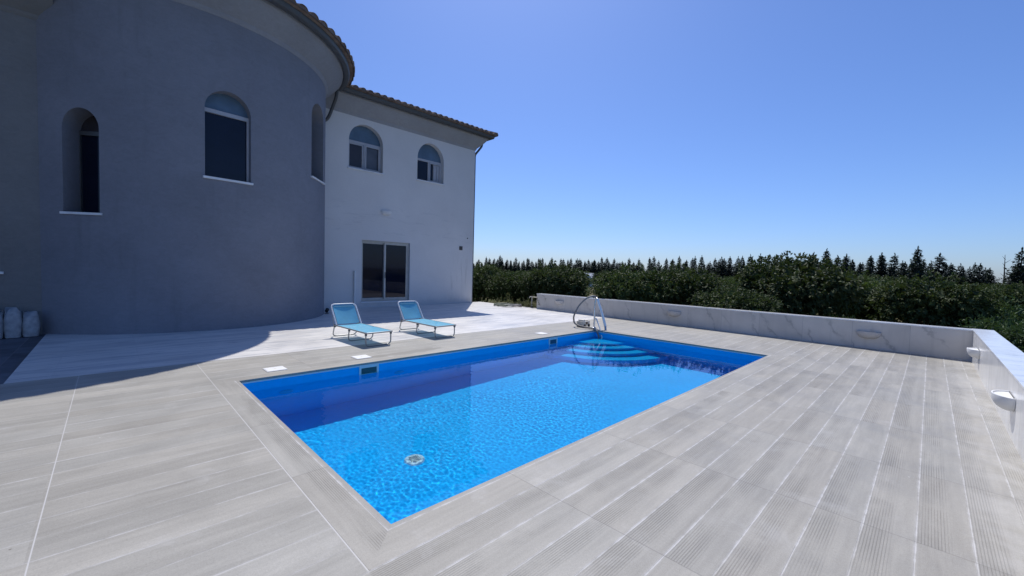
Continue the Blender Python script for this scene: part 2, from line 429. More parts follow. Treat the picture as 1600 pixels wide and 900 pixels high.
def obj(name, mb, mats, parent=None, smooth=False, bevel=0.0, loc=None, weld=False):
    mats = mats if isinstance(mats, (list, tuple)) else [mats]
    base = wloc(parent) if parent else Vector(loc or (0, 0, 0))
    if isinstance(mb, MB):
        mb.v = [(x-base.x, y-base.y, z-base.z) for x, y, z in mb.v]
        me = mb.mesh(name, mats, smooth, bevel, weld)
    else:
        me = mb
    o = bpy.data.objects.new(name, me); COL.objects.link(o)
    if parent: o.parent = parent
    else: o.location = base
    return o

def tag(o, label=None, cat=None, group=None, kind=None):
    if label: o['label'] = label
    if cat: o['category'] = cat
    if group: o['group'] = group
    if kind: o['kind'] = kind
    return o

def thing(name, label, cat, loc=(0, 0, 0), group=None):
    o = bpy.data.objects.new(name, None); COL.objects.link(o); o.location = loc; o.empty_display_size = .2
    return tag(o, label, cat, group)

def struct(name, mb, mats, smooth=False, bevel=0.0, kind='structure'):
    return tag(obj(name, mb, mats, None, smooth, bevel), kind=kind)

def copy_tree(o, parent=None):
    c = o.copy(); COL.objects.link(c)
    if parent: c.parent = parent
    for ch in list(o.children): copy_tree(ch, c)
    return c

def fillet(path, r, n=6):
    P = [Vector(p) for p in path]; out = [P[0]]
    for i in range(1, len(P)-1):
        a, b, c = P[i-1], P[i], P[i+1]; d1 = (a-b); d2 = (c-b); q = min(r, d1.length*.48, d2.length*.48)
        s = b+d1.normalized()*q; e = b+d2.normalized()*q
        for k in range(n+1):
            t = k/n; out.append(s*(1-t)**2+b*2*t*(1-t)+e*t*t)
    out.append(P[-1]); return out

def spline(pts, n=8):
    P = [Vector(p) for p in pts]; out = []
    for i in range(len(P)-1):
        p0 = P[max(i-1, 0)]; p1 = P[i]; p2 = P[i+1]; p3 = P[min(i+2, len(P)-1)]
        for k in range(n):
            t = k/n
            out.append(.5*((2*p1)+(p2-p0)*t+(2*p0-5*p1+4*p2-p3)*t*t+(3*p1-p0-3*p2+p3)*t**3))
    out.append(P[-1]); return out

def boolean(mb, cutter, mats, name):
    a = bpy.data.objects.new('tmp_a', mb.mesh('tmp_a', mats)); b = bpy.data.objects.new('tmp_b', cutter.mesh('tmp_b', mats[:1]))
    COL.objects.link(a); COL.objects.link(b)
    md = a.modifiers.new('b', 'BOOLEAN'); md.operation = 'DIFFERENCE'; md.solver = 'EXACT'; md.object = b; md.use_self = True
    dg = bpy.context.evaluated_depsgraph_get(); dg.update()
    me = bpy.data.meshes.new_from_object(a.evaluated_get(dg)); me.name = name
    bpy.data.objects.remove(a); bpy.data.objects.remove(b)
    return me

def shift_mesh(me, base):
    me.transform(Matrix.Translation(-Vector(base))); return me

# ------------------------------------------------------------------ scene dimensions (metres; x along the pool, y towards the house)
PL, PW = 8.4956, 4.2546
WATER = -.175
DEPTH = -1.50
FY = 13.25                  # house front wall
HX = 11.28                  # its right-hand corner
TC = (.47, 13.12); TR = 3.62  # round tower
SUN = Vector((.3625, .4026, .8405)).normalized()

# ------------------------------------------------------------------ ground
MB_g = MB(); MB_g.add([(-900, -900, -.55), (1500, -900, -.55), (1500, 1500, -.55), (-900, 1500, -.55)], [(0, 1, 2, 3)])
# hole for the terrace: four sheets round it
MB_g = MB(); X0, X1, Y0, Y1 = -12, 11.3, -3.1, 24.
for a, b, c, d in ((-900, X0, -900, 1500), (X1, 1500, -900, 1500), (X0, X1, -900, Y0), (X0, X1, Y1, 1500)):
    MB_g.add([(a, c, -.55), (b, c, -.55), (b, d, -.55), (a, d, -.55)], [(0, 1, 2, 3)])
struct('ground', MB_g, M['ground'])

# deck: four slabs round the coping
c = .262; cy_ = .28
d = MB()
for a, b, e, f in ((-12, -c, -3.1, 5.83), (PL+c, 11.98, -3.1, 5.83), (-c, PL+c, -3.1, -cy_), (-c, PL+c, PW+cy_, 5.83)):
    d.box(a, b, e, f, -.12, 0)
struct('pool_deck', d, M['planks'])
d = MB(); d.box(-2.2, 12.0, 5.83, 13.25, -.16, .002); d.box(HX+.02, 12.0, 13.25, 13.5, -.16, .002)
struct('marble_paving', d, M['marble'])
d = MB(); d.box(-12, -2.2, 5.83, 11.0, -.16, -.012)
struct('slate_paving', d, M['slate'])
d = MB(); d.box(-12, 11.9, -3.05, 5.82, -.54, -.125); 
for a, b in ():
    pass
# terrace edge towards the orchard
e = MB(); e.box(11.86, 12.03, 5.9, 13.5, -.56, -.165)
struct('terrace_edge', e, M['plinth'])

# ------------------------------------------------------------------ pool
pool = thing('swimming_pool', 'rectangular swimming pool with bright blue liner sunk in the grey deck', 'swimming pool', (PL/2, PW/2, 0))
b = MB()
t = .2
b.box(-t, PL+t, -t, PW+t, DEPTH-.2, DEPTH)
zt = -.031
b.box(-t, 0, -t, PW+t, DEPTH, zt); b.box(PL, PL+t, -t, PW+t, DEPTH, zt); b.box(0, PL, -t, 0, DEPTH, zt); b.box(0, PL, PW, PW+t, DEPTH, zt)
basin = obj('basin', b, M['liner'], pool)
# corner steps: quarter rounds at the far corner
nst = 4
def step_poly(r):
    pts = [(PL, PW)]
    for k in range(25):
        a = PI+PI/2*k/24
        pts.append((PL+r*math.cos(a), PW+r*math.sin(a)))
    return pts
STEPS = [(1.0, -.36), (1.38, -.60), (1.76, -.84), (2.16, -1.10)]
for r_, z_ in STEPS:
    obj('step', MB().prism(step_poly(r_), DEPTH, z_), M['liner'], pool, bevel=.015)
# coping: mitred tiles, slightly overhanging
ov = .012
def ccoping(a, b, c2, d2): return MB().prism([a, b, c2, d2], -.03, .003)
I = [(ov, ov), (PL-ov, ov), (PL-ov, PW-ov), (ov, PW-ov)]; O = [(-c, -cy_), (PL+c, -cy_), (PL+c, PW+cy_), (-c, PW+cy_)]
for i in range(4):
    j = (i+1) % 4; g_ = .0015
    q = [I[i], I[j], O[j], O[i]]
    obj('coping', MB().prism(q, -.03, .0006), M['planks'] if i % 2 == 0 else M['planks_y'], pool)
tr_ = MB(); w_ = .016
tr_.box(0, PL, PW-w_, PW, -.050, -.0315); tr_.box(0, PL, 0, w_, -.050, -.0315); tr_.box(0, w_, w_, PW-w_, -.050, -.0315); tr_.box(PL-w_, PL, w_, PW-w_, -.050, -.0315)
obj('liner_trim', tr_, M['white_plastic'], pool)
# skimmers in the house-side wall
def skimmer(x0, x1, z0, z1, dark):
    f = MB(); w = .035
    fn0 = lambda a, b_: (a, PW-.018, b_); fn1 = lambda a, b_: (a, PW+.0, b_)
    f.ring([(x0, z0), (x1, z0), (x1, z1), (x0, z1)], [(x0+w, z0+w), (x1-w, z0+w), (x1-w, z1-w), (x0+w, z1-w)], fn0, fn1)
    s = obj('skimmer', f, M['white_plastic'], pool, bevel=.004)
    fl = MB(); fl.box(x0+w, x1-w, PW-.006, PW-.002, z0+w, z1-w); obj('flap', fl, dark, s)
skimmer(1.69, 2.03, -.235, -.05, simple('green_skimmer_flap', (.03, .10, .11), .5))
skimmer(6.49, 6.81, -.27, -.05, simple('blue_skimmer_flap', (.02, .09, .16), .5))
for x in (.60, 2.42):
    f = MB(); f.lathe([(.0, 0), (.085, 0), (.095, .012), (.0, .03)], (0, 0, 0), seg=28)
    f.v = [(x+q[0], PW-q[2], -.47+q[1]) for q in f.v]
    obj('return_inlet', f, M['inlet'], pool, smooth=True)
DR = (1.42, 2.05)
f = MB(); f.lathe([(.0, .02), (.05, .022), (.07, .02), (.112, .016), (.125, 0)], (DR[0], DR[1], DEPTH), seg=40)
dr = obj('floor_drain', f, simple('water_tinted_plastic', (.42, .66, .72), .5), pool, smooth=True)  # pale blue puts the light absorbed by the water into the drain colour
f = MB()
for k in range(-4, 5):
    h_ = math.sqrt(max(.075**2-(k*.015)**2, 1e-4)); f.box(DR[0]+k*.015-.003, DR[0]+k*.015+.003, DR[1]-h_, DR[1]+h_, DEPTH+.021, DEPTH+.0245)
obj('grille', f, M['gutter'], dr)

# water: one rippled sheet
NX, NY = 680, 340
w = MB(); vs = []
def ripple(x, y):
    p = Vector((x, y, 0))
    a = mnoise.noise(Vector((x*11+3, y*9, 0)))*.00052
    a += mnoise.noise(Vector((x*22, y*18, 4.0)))*.00040
    a += mnoise.noise(Vector((x*38, y*32, 9.0)))*.00018
    b_ = mnoise.noise(Vector((x*1.1, y*1.1, 2.0)))*.0022
    # the return jets ruffle the house-side half; the far right stays calm
    e = .38+.9*max(0, 1-abs((y-3.0)/1.9))*max(0, 1-max(0, (x-4.5))/3.0)
    e *= .55+.9*max(0, min(1, .5+1.3*mnoise.noise(Vector((x*.55+5, y*.8, 11.0)))))
    a = a*1.02+b_*.6
    return a*min(e, 1.15)
for j in range(NY+1):
    for i in range(NX+1):
        x = PL*i/NX; y = PW*j/NY; vs.append((x, y, WATER+ripple(x, y)))
fs = [(j*(NX+1)+i, j*(NX+1)+i+1, (j+1)*(NX+1)+i+1, (j+1)*(NX+1)+i) for j in range(NY) for i in range(NX)]
wm = bpy.data.meshes.new('pool_water'); wm.from_pydata(vs, [], fs); wm.materials.append(M['water']); wm.shade_smooth()
water = struct('pool_water', wm, M['water'])

# ------------------------------------------------------------------ house
house = thing('house', 'large two storey grey house with a round tower and tiled eaves beside the pool', 'house', (5.5, FY, 0))
def arch(x0, x1, z0, zs, n=20, ztop=None):
    """closed outline: sill, sides, round head"""
    r = (x1-x0)/2; cx = (x0+x1)/2; rise = (ztop-zs) if ztop else r
    return [(x0, z0), (x1, z0)]+[(cx+r*math.cos(a), zs+rise*math.sin(a)) for a in [PI*k/n for k in range(n+1)]]
WIN = [(5.215, 6.585, 5.33, 6.37, 7.05), (8.155, 9.50, 5.385, 6.30, 7.03)]
DOOR = (5.76, 7.87, .235, 2.64)
RV = .22
front = MB(); front.box(3.3, HX, FY, FY+.32, -.3, 7.7)
cut = MB()
for x0, x1, z0, zs, zt_ in WIN:
    cut.extr(arch(x0, x1, z0, zs, 24, zt_), lambda a, b_: (a, FY-.2, b_), lambda a, b_: (a, FY+.6, b_))
cut.extr([(DOOR[0], DOOR[2]), (DOOR[1], DOOR[2]), (DOOR[1], DOOR[3]), (DOOR[0], DOOR[3])], lambda a, b_: (a, FY-.2, b_), lambda a, b_: (a, FY+.6, b_))
me = boolean(front, cut, [M['facade']], 'front_wall')
obj('front_wall', shift_mesh(me, house.location), None or M['facade'], house)
# the other walls
s = MB(); s.box(HX-.3, HX-.001, FY+.32, 24, -.3, 7.7); s.box(-12, HX-.3, 23.7, 24, -.3, 7.7)
obj('side_wall', s, M['facade'], house)
# round tower
n = 240; A0, A1 = -PI-R(25), R(25)
def ringsector(r0, r1, z0, z1):
    m = MB(); vs = []
    for k in range(n+1):
        a = A0+(A1-A0)*k/n
        for r, z in ((r0, z0), (r1, z0), (r1, z1), (r0, z1)): vs.append((TC[0]+r*math.cos(a), TC[1]+r*math.sin(a), z))
    fs = [(k*4+q, (k+1)*4+q, (k+1)*4+(q+1) % 4, k*4+(q+1) % 4) for k in range(n) for q in range(4)]
    fs += [(0, 1, 2, 3), (n*4+3, n*4+2, n*4+1, n*4)]
    return m.add(vs, fs)
TW = [(-91.95, -77.1, 3.58, 5.14, 5.62), (-131.1, -120.5, 2.57, 4.31, 4.715), (-45.8, -30.2, 4.20, 5.96, 6.43)]
tw = ringsector(TR-.62, TR, -.3, 7.75); cut = MB()
def tang(amid, depth):
    """maps (offset along the wall, height) to a point at the given depth behind the tower face"""
    a = R(amid); nx, ny = math.cos(a), math.sin(a); tx, ty = -ny, nx
    return lambda u, z: (TC[0]+(TR-depth)*nx+tx*u, TC[1]+(TR-depth)*ny+ty*u, z)
for a0, a1, z0, zs, zt_ in TW:
    hw = TR*math.sin(R((a1-a0)/2)); am = (a0+a1)/2
    cut.extr(arch(-hw, hw, z0, zs, 24, zt_), tang(am, -.3), tang(am, 1.1))
me = boolean(tw, cut, [M['tower']], 'tower_wall')
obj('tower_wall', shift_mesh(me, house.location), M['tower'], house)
# left wing
WY = 10.74
lw = MB(); lw.box(-12, -2.0, WY, WY+.3, -.3, 6.9); cut = MB()
WW = (-4.1, -2.80, 1.30, 2.62)
cut.box(WW[0], WW[1], WY-.2, WY+.6, WW[2], WW[3])
me = boolean(lw, cut, [M['wing']], 'wing_wall'); obj('wing_wall', shift_mesh(me, house.location), M['wing'], house)

# windows and their frames, panes, sills
def window(x0, x1, z0, zs, zt_, fn, panes, split=True, frame_w=.055, sill_out=.05, sill_fn=None, RV=RV, fm_=None):
    """fn(depth) -> map from (u, z) to the wall; frame sits RV deep"""
    fr = MB(); q = frame_w; i = arch(x0, x1, z0, zs, 24, zt_)
    fr.ring([(x0, z0), (x1, z0), (x1, zs+.045), (x0, zs+.045)], [(x0+q, z0+q), (x1-q, z0+q), (x1-q, zs-.045), (x0+q, zs-.045)], fn(RV-.03), fn(RV+.05))
    zt2 = zs
    if split:
        cx = (x0+x1)/2; fr.extr([(cx-.03, z0+q), (cx+.03, z0+q), (cx+.03, zt2-.045), (cx-.03, zt2-.045)], fn(RV-.03), fn(RV+.04))
    win = obj('window', fr, fm_ or M['frame'], house)
    sl = MB(); e = .04
    sl.extr([(x0-e, z0-.05), (x1+e, z0-.05), (x1+e, z0), (x0-e, z0)], (sill_fn or fn)(-sill_out), (sill_fn or fn)(RV-.032))
    obj('sill', sl, M['sill'], win, bevel=.004)
    head = [(x0-.01, zs+.046), (x1+.01, zs+.046)]+[(a+(.01 if a > (x0+x1)/2 else -.01), b_+.01) for a, b_ in i[2:] if b_ > zs+.05]
    obj('pane', MB().extr(head, fn(RV+.012), fn(RV+.02)), panes[0], win)
    xs = [x0+q, (x0+x1)/2-.03, (x0+x1)/2+.03, x1-q] if split else [x0+q, x1-q]
    for k in range(0, len(xs), 2):
        obj('pane', MB().extr([(xs[k], z0+q), (xs[k+1], z0+q), (xs[k+1], zt2-.045), (xs[k], zt2-.045)], fn(RV+.012), fn(RV+.02)), panes[1+k//2], win)
    return win
flat = lambda dep: (lambda u, z: (u, FY+dep, z))
W1 = window(*WIN[0], flat, (M['frost'], M['pane_brown'], M['pane_grey']))
W2 = window(*WIN[1], flat, (M['frost'], M['pane'], M['pane']))
# inner sash frames: left sash of the first window stands a little open
def sash(win, x0, x1, z0, z1, dep, m=M['frame']):
    f = MB(); q = .045
    f.ring([(x0, z0), (x1, z0), (x1, z1), (x0, z1)], [(x0+q, z0+q), (x1-q, z0+q), (x1-q, z1-q), (x0+q, z1-q)], flat(dep-.012), flat(dep+.01))
    obj('sash', f, m, win)
sash(W1, 5.93, 6.52, 5.39, 6.32, RV-.045)
sash(W1, 5.28, 5.86, 5.39, 6.32, RV)
sash(W2, 8.86, 9.43, 5.44, 6.25, RV-.045)
cu = MB(); pts = [(9.06+.02*math.sin(k*1.3)+.018*k, FY+RV-.02+.018*math.sin(k*1.9)) for k in range(18)]
cu.add([(x, y, z) for x, y in pts for z in (5.47, 6.2)], [(2*k, 2*k+2, 2*k+3, 2*k+1) for k in range(17)])
obj('curtain', cu, M['frame'], W2)
for k, (a0, a1, z0, zs, zt_) in enumerate(TW):
    hw = TR*math.sin(R((a1-a0)/2)); am = (a0+a1)/2
    fm = lambda dep, am=am: tang(am, dep+.02)
    window(-hw, hw, z0, zs, zt_, fm, (M['frost'] if k != 1 else M['pane_brown'], M['pane']), split=False, frame_w=(.04, .02, .03)[k], sill_out=.045, RV=(.20, .42, .46)[k], fm_=(None, M['gutter'], M['gutter'])[k])
# wing window
fr = MB(); x0, x1, z0, z1 = WW
fr.ring([(x0, z0), (x1, z0), (x1, z1), (x0, z1)], [(x0+.06, z0+.06), (x1-.06, z0+.06), (x1-.06, z1-.06), (x0+.06, z1-.06)], lambda u, z: (u, WY+.17, z), lambda u, z: (u, WY+.24, z))
ww = obj('window', fr, M['frame'], house)
obj('pane', MB().box(x0+.06, x1-.06, WY+.2, WY+.21, z0+.06, z1-.06), M['pane'], ww)
obj('sill', MB().box(x0-.05, x1+.05, WY-.05, WY+.168, z0-.05, z0), M['sill'], ww, bevel=.004)
# sliding door
dx0, dx1, dz0, dz1 = DOOR
fr = MB(); q = .06
fr.ring([(dx0, dz0), (dx1, dz0), (dx1, dz1), (dx0, dz1)], [(dx0+q, dz0+q), (dx1-q, dz0+q), (dx1-q, dz1-q), (dx0+q, dz1-q)], flat(.10), flat(.24))
door = obj('sliding_door', fr, M['doorframe'], house)
for k, (a, b_, dep, pm) in enumerate(((dx0+.05, 6.82, .19, M['pane']), (6.76, dx1-.05, .13, M['pane']))):
    f = MB(); q = .07
    f.ring([(a, dz0+.05), (b_, dz0+.05), (b_, dz1-.05), (a, dz1-.05)], [(a+q, dz0+.05+q), (b_-q, dz0+.05+q), (b_-q, dz1-.05-q), (a+q, dz1-.05-q)], flat(dep-.02), flat(dep+.02))
    obj('sash', f, M['doorframe'], door, bevel=.003)
    obj('pane', MB().box(a+q, b_-q, FY+dep-.003, FY+dep+.003, dz0+.05+q, dz1-.05-q), pm, door)
obj('threshold', MB().box(dx0-.03, dx1+.03, FY-.04, FY+.098, dz0-.06, dz0-.0), M['sill'], door, bevel=.004)
obj('handle', MB().box(6.79, 6.81, FY+.085, FY+.11, 1.15, 1.4), M['black'], door, bevel=.003)
# flared cornice below the eaves: front and side, tower, wing
CP = [(.0, 7.26), (.035, 7.30), (.05, 7.36), (.12, 7.43), (.24, 7.55), (.36, 7.70), (.42, 7.79), (.44, 7.80), (.45, 7.86)]
FP = [(.45, 7.865), (.60, 7.90), (.61, 7.93)]
def sweep(prof, stops, m):
    """profile (outward, z) swept along the front and round the right-hand corner"""
    rows = []
    for kind, t_ in stops:
        rows.append([((t_, FY-d_, z) if kind == 'f' else (HX+d_, FY-d_, z) if kind == 'c' else (HX+d_, t_, z)) for d_, z in prof])
    nn = len(prof)
    return m.add([p for r in rows for p in r], [(i*nn+k, (i+1)*nn+k, (i+1)*nn+k+1, i*nn+k+1) for i in range(len(rows)-1) for k in range(nn-1)])
obj('cornice', sweep(CP, [('f', 3.6), ('c', 0), ('s', 24)], MB()), M['cornice'], house, smooth=30)
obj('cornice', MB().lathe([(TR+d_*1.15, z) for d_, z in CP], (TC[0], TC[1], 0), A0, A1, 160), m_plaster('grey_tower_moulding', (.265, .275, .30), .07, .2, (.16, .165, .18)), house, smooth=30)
WCP = [(d_, z-.84) for d_, z in CP]
obj('cornice', MB().add([(x, WY-d_, z) for x in (-12, -2.0) for d_, z in WCP], [(k, len(WCP)+k, len(WCP)+k+1, k+1) for k in range(len(WCP)-1)]), M['wing'], house, smooth=30)
# gutters: half-round channels at the eaves
GP = [(.45, 7.87), (.455, 7.845), (.50, 7.82), (.56, 7.815), (.62, 7.84), (.645, 7.89), (.65, 7.97), (.665, 7.975), (.665, 7.985), (.63, 7.985), (.62, 7.90), (.45, 7.90)]
obj('gutter', sweep(GP, [('f', 3.9), ('c', 0), ('s', 24)], MB()), M['gutter'], house, smooth=40)
obj('gutter', MB().lathe([(TR+.07+d_, z) for d_, z in GP], (TC[0], TC[1], 0), A0, R(8), 160), M['gutter'], house, smooth=40)
obj('gutter', MB().add([(x, WY-d_, z-.84) for x in (-12, -2.3) for d_, z in GP], [(k, len(GP)+k, len(GP)+k+1, k+1) for k in range(len(GP)-1)]), M['gutter'], house, smooth=40)
# tiled roofs (barrel tiles as one rolled sheet with a lip at the eaves)
EZ = 8.03; SL = math.tan(R(17)); EO = .76
def barrel(t_, per): 
    u = (t_/per) % 1.0
    return .062*math.sqrt(max(0, 1-((u-.33)/.33)**2)) if u < .66 else -.03*math.sin((u-.66)/.34*PI)
def tilesheet(pt, ts, vfun, per, m):
    """pt(t, v, h) maps position along the eave, distance up the slope and roll height to a point"""
    nv = 2; rows = []
    for t_ in ts:
        h = barrel(t_, per); top = vfun(t_)
        rows.append([pt(t_, 0, -.055), pt(t_, 0, h-.022 if h > .0 else h-.03), pt(t_, -.03, h), pt(t_, .0, h), pt(t_, top, h)])
    nn = 5
    return m.add([p for r in rows for p in r], [(i*nn+k, (i+1)*nn+k, (i+1)*nn+k+1, i*nn+k+1) for i in range(len(rows)-1) for k in range(nn-1)])
PER = .28
ye = FY-EO; xe = HX+EO; ridge = 18.6-ye
ts = [3.2+k*PER/12 for k in range(int((xe-3.2)/(PER/12))+1)]
rf = MB()
tilesheet(lambda t_, v, h: (t_, ye+v, EZ+v*SL+h), ts, lambda t_: min(ridge, max(.02, xe-t_)), PER, rf)
ts = [ye+k*PER/8 for k in range(int(12.2/(PER/8)))]
tilesheet(lambda t_, v, h: (xe-v, t_, EZ+v*SL+h), ts, lambda t_: max(.02, min(t_-ye, 24.7-t_)), PER, rf)
rf.add([(-12, ye+ridge, EZ+ridge*SL), (xe-ridge, ye+ridge, EZ+ridge*SL), (xe, 24.7, EZ-.2), (-12, 24.7, EZ-.2)], [(0, 1, 2, 3)])
rf.add([(-12, FY-1.2, EZ+.1), (3.3, FY-1.2+1.2, EZ+.1), (3.3, ye+ridge, EZ+ridge*SL), (-12, ye+ridge, EZ+ridge*SL)], [(0, 1, 2, 3)])
# flat soffit boards between gutter and tiles
sweep([(.44, 7.93), (EO-.01, 7.985)], [('f', 3.6), ('c', 0), ('s', 24)], rf)
# hip roll at the corner
rf.tube([(xe-.02, ye+.02, EZ+.03), (xe-ridge, ye+ridge, EZ+ridge*SL+.05)], .075, 8)
obj('roof', rf, M['clay'], house)
rf = MB(); per = 2*PI/80
ang = [A0+(A1-A0)*k/1400 for k in range(1401)]
TO = .07
RE = TR+EO+TO+.02
tilesheet(lambda t_, v, h: (TC[0]+(RE-v)*math.cos(t_), TC[1]+(RE-v)*math.sin(t_), EZ+v*SL+h*(1 if v < 2 else .1)), ang, lambda t_: RE-.05, per, rf)
rf.lathe([(TR+.44+TO, 7.93), (TR+EO+TO-.01, 7.985)], (TC[0], TC[1], 0), A0, A1, 120)
obj('roof', rf, M['clay'], house)
rf = MB(); WE = EZ-.84
ts = [-12+k*PER/6 for k in range(int(10/(PER/6)))]
tilesheet(lambda t_, v, h: (t_, WY-EO+v, WE+v*SL+h), ts, lambda t_: 4.0, PER, rf)
rf.add([(x, WY-d_, z-.84) for x in (-12, -2.3) for d_, z in ((.44, 7.93), (EO, 7.985))], [(0, 2, 3, 1)])
obj('roof', rf, M['clay'], house)
# downpipes with swan necks
dp = MB()
dp.tube(fillet([(4.55, 12.70, 7.86), (4.55, 12.76, 7.55), (4.42, 13.05, 6.95), (4.34, 13.12, 6.78), (4.05, 13.17, 6.72)], .12, 6), .055, 12)
obj('downpipe', dp, M['gutter'], house, smooth=True)
dp = MB()
dp.tube(fillet([(HX+.50, FY+.10, 7.86), (HX+.50, FY+.10, 7.62), (HX+.065, FY+.10, 7.10), (HX+.065, FY+.10, .0)], .10, 6), .05, 12)
obj('downpipe', dp, M['gutter'], house, smooth=True)
# small fittings on the front wall
dp = MB(); dp.tube([(5.48, FY-.045, .003), (5.48, FY-.045, 1.43)], .04, 12); 
for z in (.4, 1.2): dp.box(5.43, 5.53, FY-.05, FY-.001, z, z+.03)
obj('drain_pipe', dp, M['white_plastic'], house, smooth=True)
f = MB(); f.box(10.46, 10.64, FY-.02, FY-.001, 2.50, 2.68)
vc = obj('vent_cover', f, M['iron'], house, bevel=.004)
f = MB()
for k in range(5): f.box(10.48, 10.62, FY-.028, FY-.0205, 2.52+k*.032, 2.535+k*.032)
obj('slat', f, M['gutter'], vc)
f = MB(); f.lathe([(0, .02), (.025, .018), (.03, 0)], (0, 0, 0), seg=12); f.v = [(10.93+p[0], FY-p[2]-.001, 3.08+p[1]) for p in f.v]
obj('cable_stub', f, M['black'], house)

# ------------------------------------------------------------------ wall lamps
def lamp_mesh(wd=.46, hh=.17, dp_=.15):
    """half-bowl uplighter: flat back, straight top, round belly; local x along wall, y out of wall"""
    m = MB(); na, nb = 18, 10; vs = []
    for j in range(nb+1):
        t_ = j/nb; zz = -hh*t_; s_ = math.sqrt(max(0, 1-t_**2.4))*.92+.08
        for i in range(na+1):
            a = PI*i/na; vs.append((math.cos(a)*wd/2*s_, math.sin(a)*dp_*s_, zz))
    fs = [(j*(na+1)+i, j*(na+1)+i+1, (j+1)*(na+1)+i+1, (j+1)*(na+1)+i) for j in range(nb) for i in range(na)]
    fs.append(tuple(nb*(na+1)+i for i in range(na+1)))
    m.add(vs, fs)
    k0 = len(m.v); ins = [(math.cos(PI*i/na)*wd/2*.9, .008+math.sin(PI*i/na)*dp_*.86, 0) for i in range(na+1)]
    low = [(x*.97, y, -.012) for x, y, z in ins]
    m.add([vs[i] for i in range(na+1)]+ins+low, [(i, i+1, na+2+i, na+1+i) for i in range(na)]+[(na+1+i, na+2+i, 2*na+3+i, 2*na+2+i) for i in range(na)]+[tuple(2*na+2+i for i in range(na+1))])
    return m.mesh('wall_lamp', [M['lamp_white']], smooth=40)
LM = lamp_mesh(); LG = LM.copy(); LG.materials[0] = simple('shaded_lamp_plaster', (.53, .51, .49), .6, .3, var=.06)  # same lamp with the long wall's shade painted in as grey
def lamp(loc, rz, label, me=None):
    o = bpy.data.objects.new('wall_lamp', me or LM); COL.objects.link(o); o.location = loc; o.rotation_euler = (0, 0, rz)
    return tag(o, label, 'wall lamp', 'half bowl lamps on the walls')
def farx(y): return 11.93+(11.45-11.93)*(9.6-y)/(9.6+2.93)
fa = math.atan2(.48, 12.53)
lamp((farx(-1.30)-.002, -1.30, .40), PI/2-fa, 'half bowl lamp on the long marble wall, nearest the corner where the two walls meet', LG)
lamp((farx(3.44)-.002, 3.44, .44), PI/2-fa, 'half bowl lamp midway along the shaded long marble wall', LG)
lamp((farx(8.30)-.002, 8.30, .43), PI/2-fa, 'half bowl lamp near the free far end of the long marble wall', LG)
lamp((9.85, -2.928, .43), 0, 'sunlit white half bowl lamp beside the wall corner on the white capped wall')
lamp((5.55, -2.928, .44), 0, 'large sunlit white half bowl lamp on the white capped wall, closest to the camera')
lamp((6.75, FY-.002, 3.86), PI, 'white half bowl lamp high on the house front above the sliding door')

# ------------------------------------------------------------------ garden walls
wl = thing('garden_wall', 'long low grey veined marble wall running behind the pool, in shade', 'wall', (11.7, 3.3, 0))
P = [(11.45, -2.93), (11.93, 9.6), (12.23, 9.6), (11.75, -2.93)]
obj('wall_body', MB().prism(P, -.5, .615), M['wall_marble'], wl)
P2 = [(11.44, -2.93), (11.92, 9.61), (12.24, 9.61), (11.76, -2.93)]
obj('cap', MB().prism(P2, .617, .645), M['cap_marble'], wl, bevel=.003)
wr = thing('garden_wall', 'low sunlit wall with a wide white marble top at the edge of the deck', 'wall', (4, -3.07, 0))
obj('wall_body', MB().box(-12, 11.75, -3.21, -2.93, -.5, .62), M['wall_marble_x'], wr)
obj('cap', MB().box(-12, 11.765, -3.225, -2.92, .622, .65), M['cap_marble'], wr, bevel=.003)

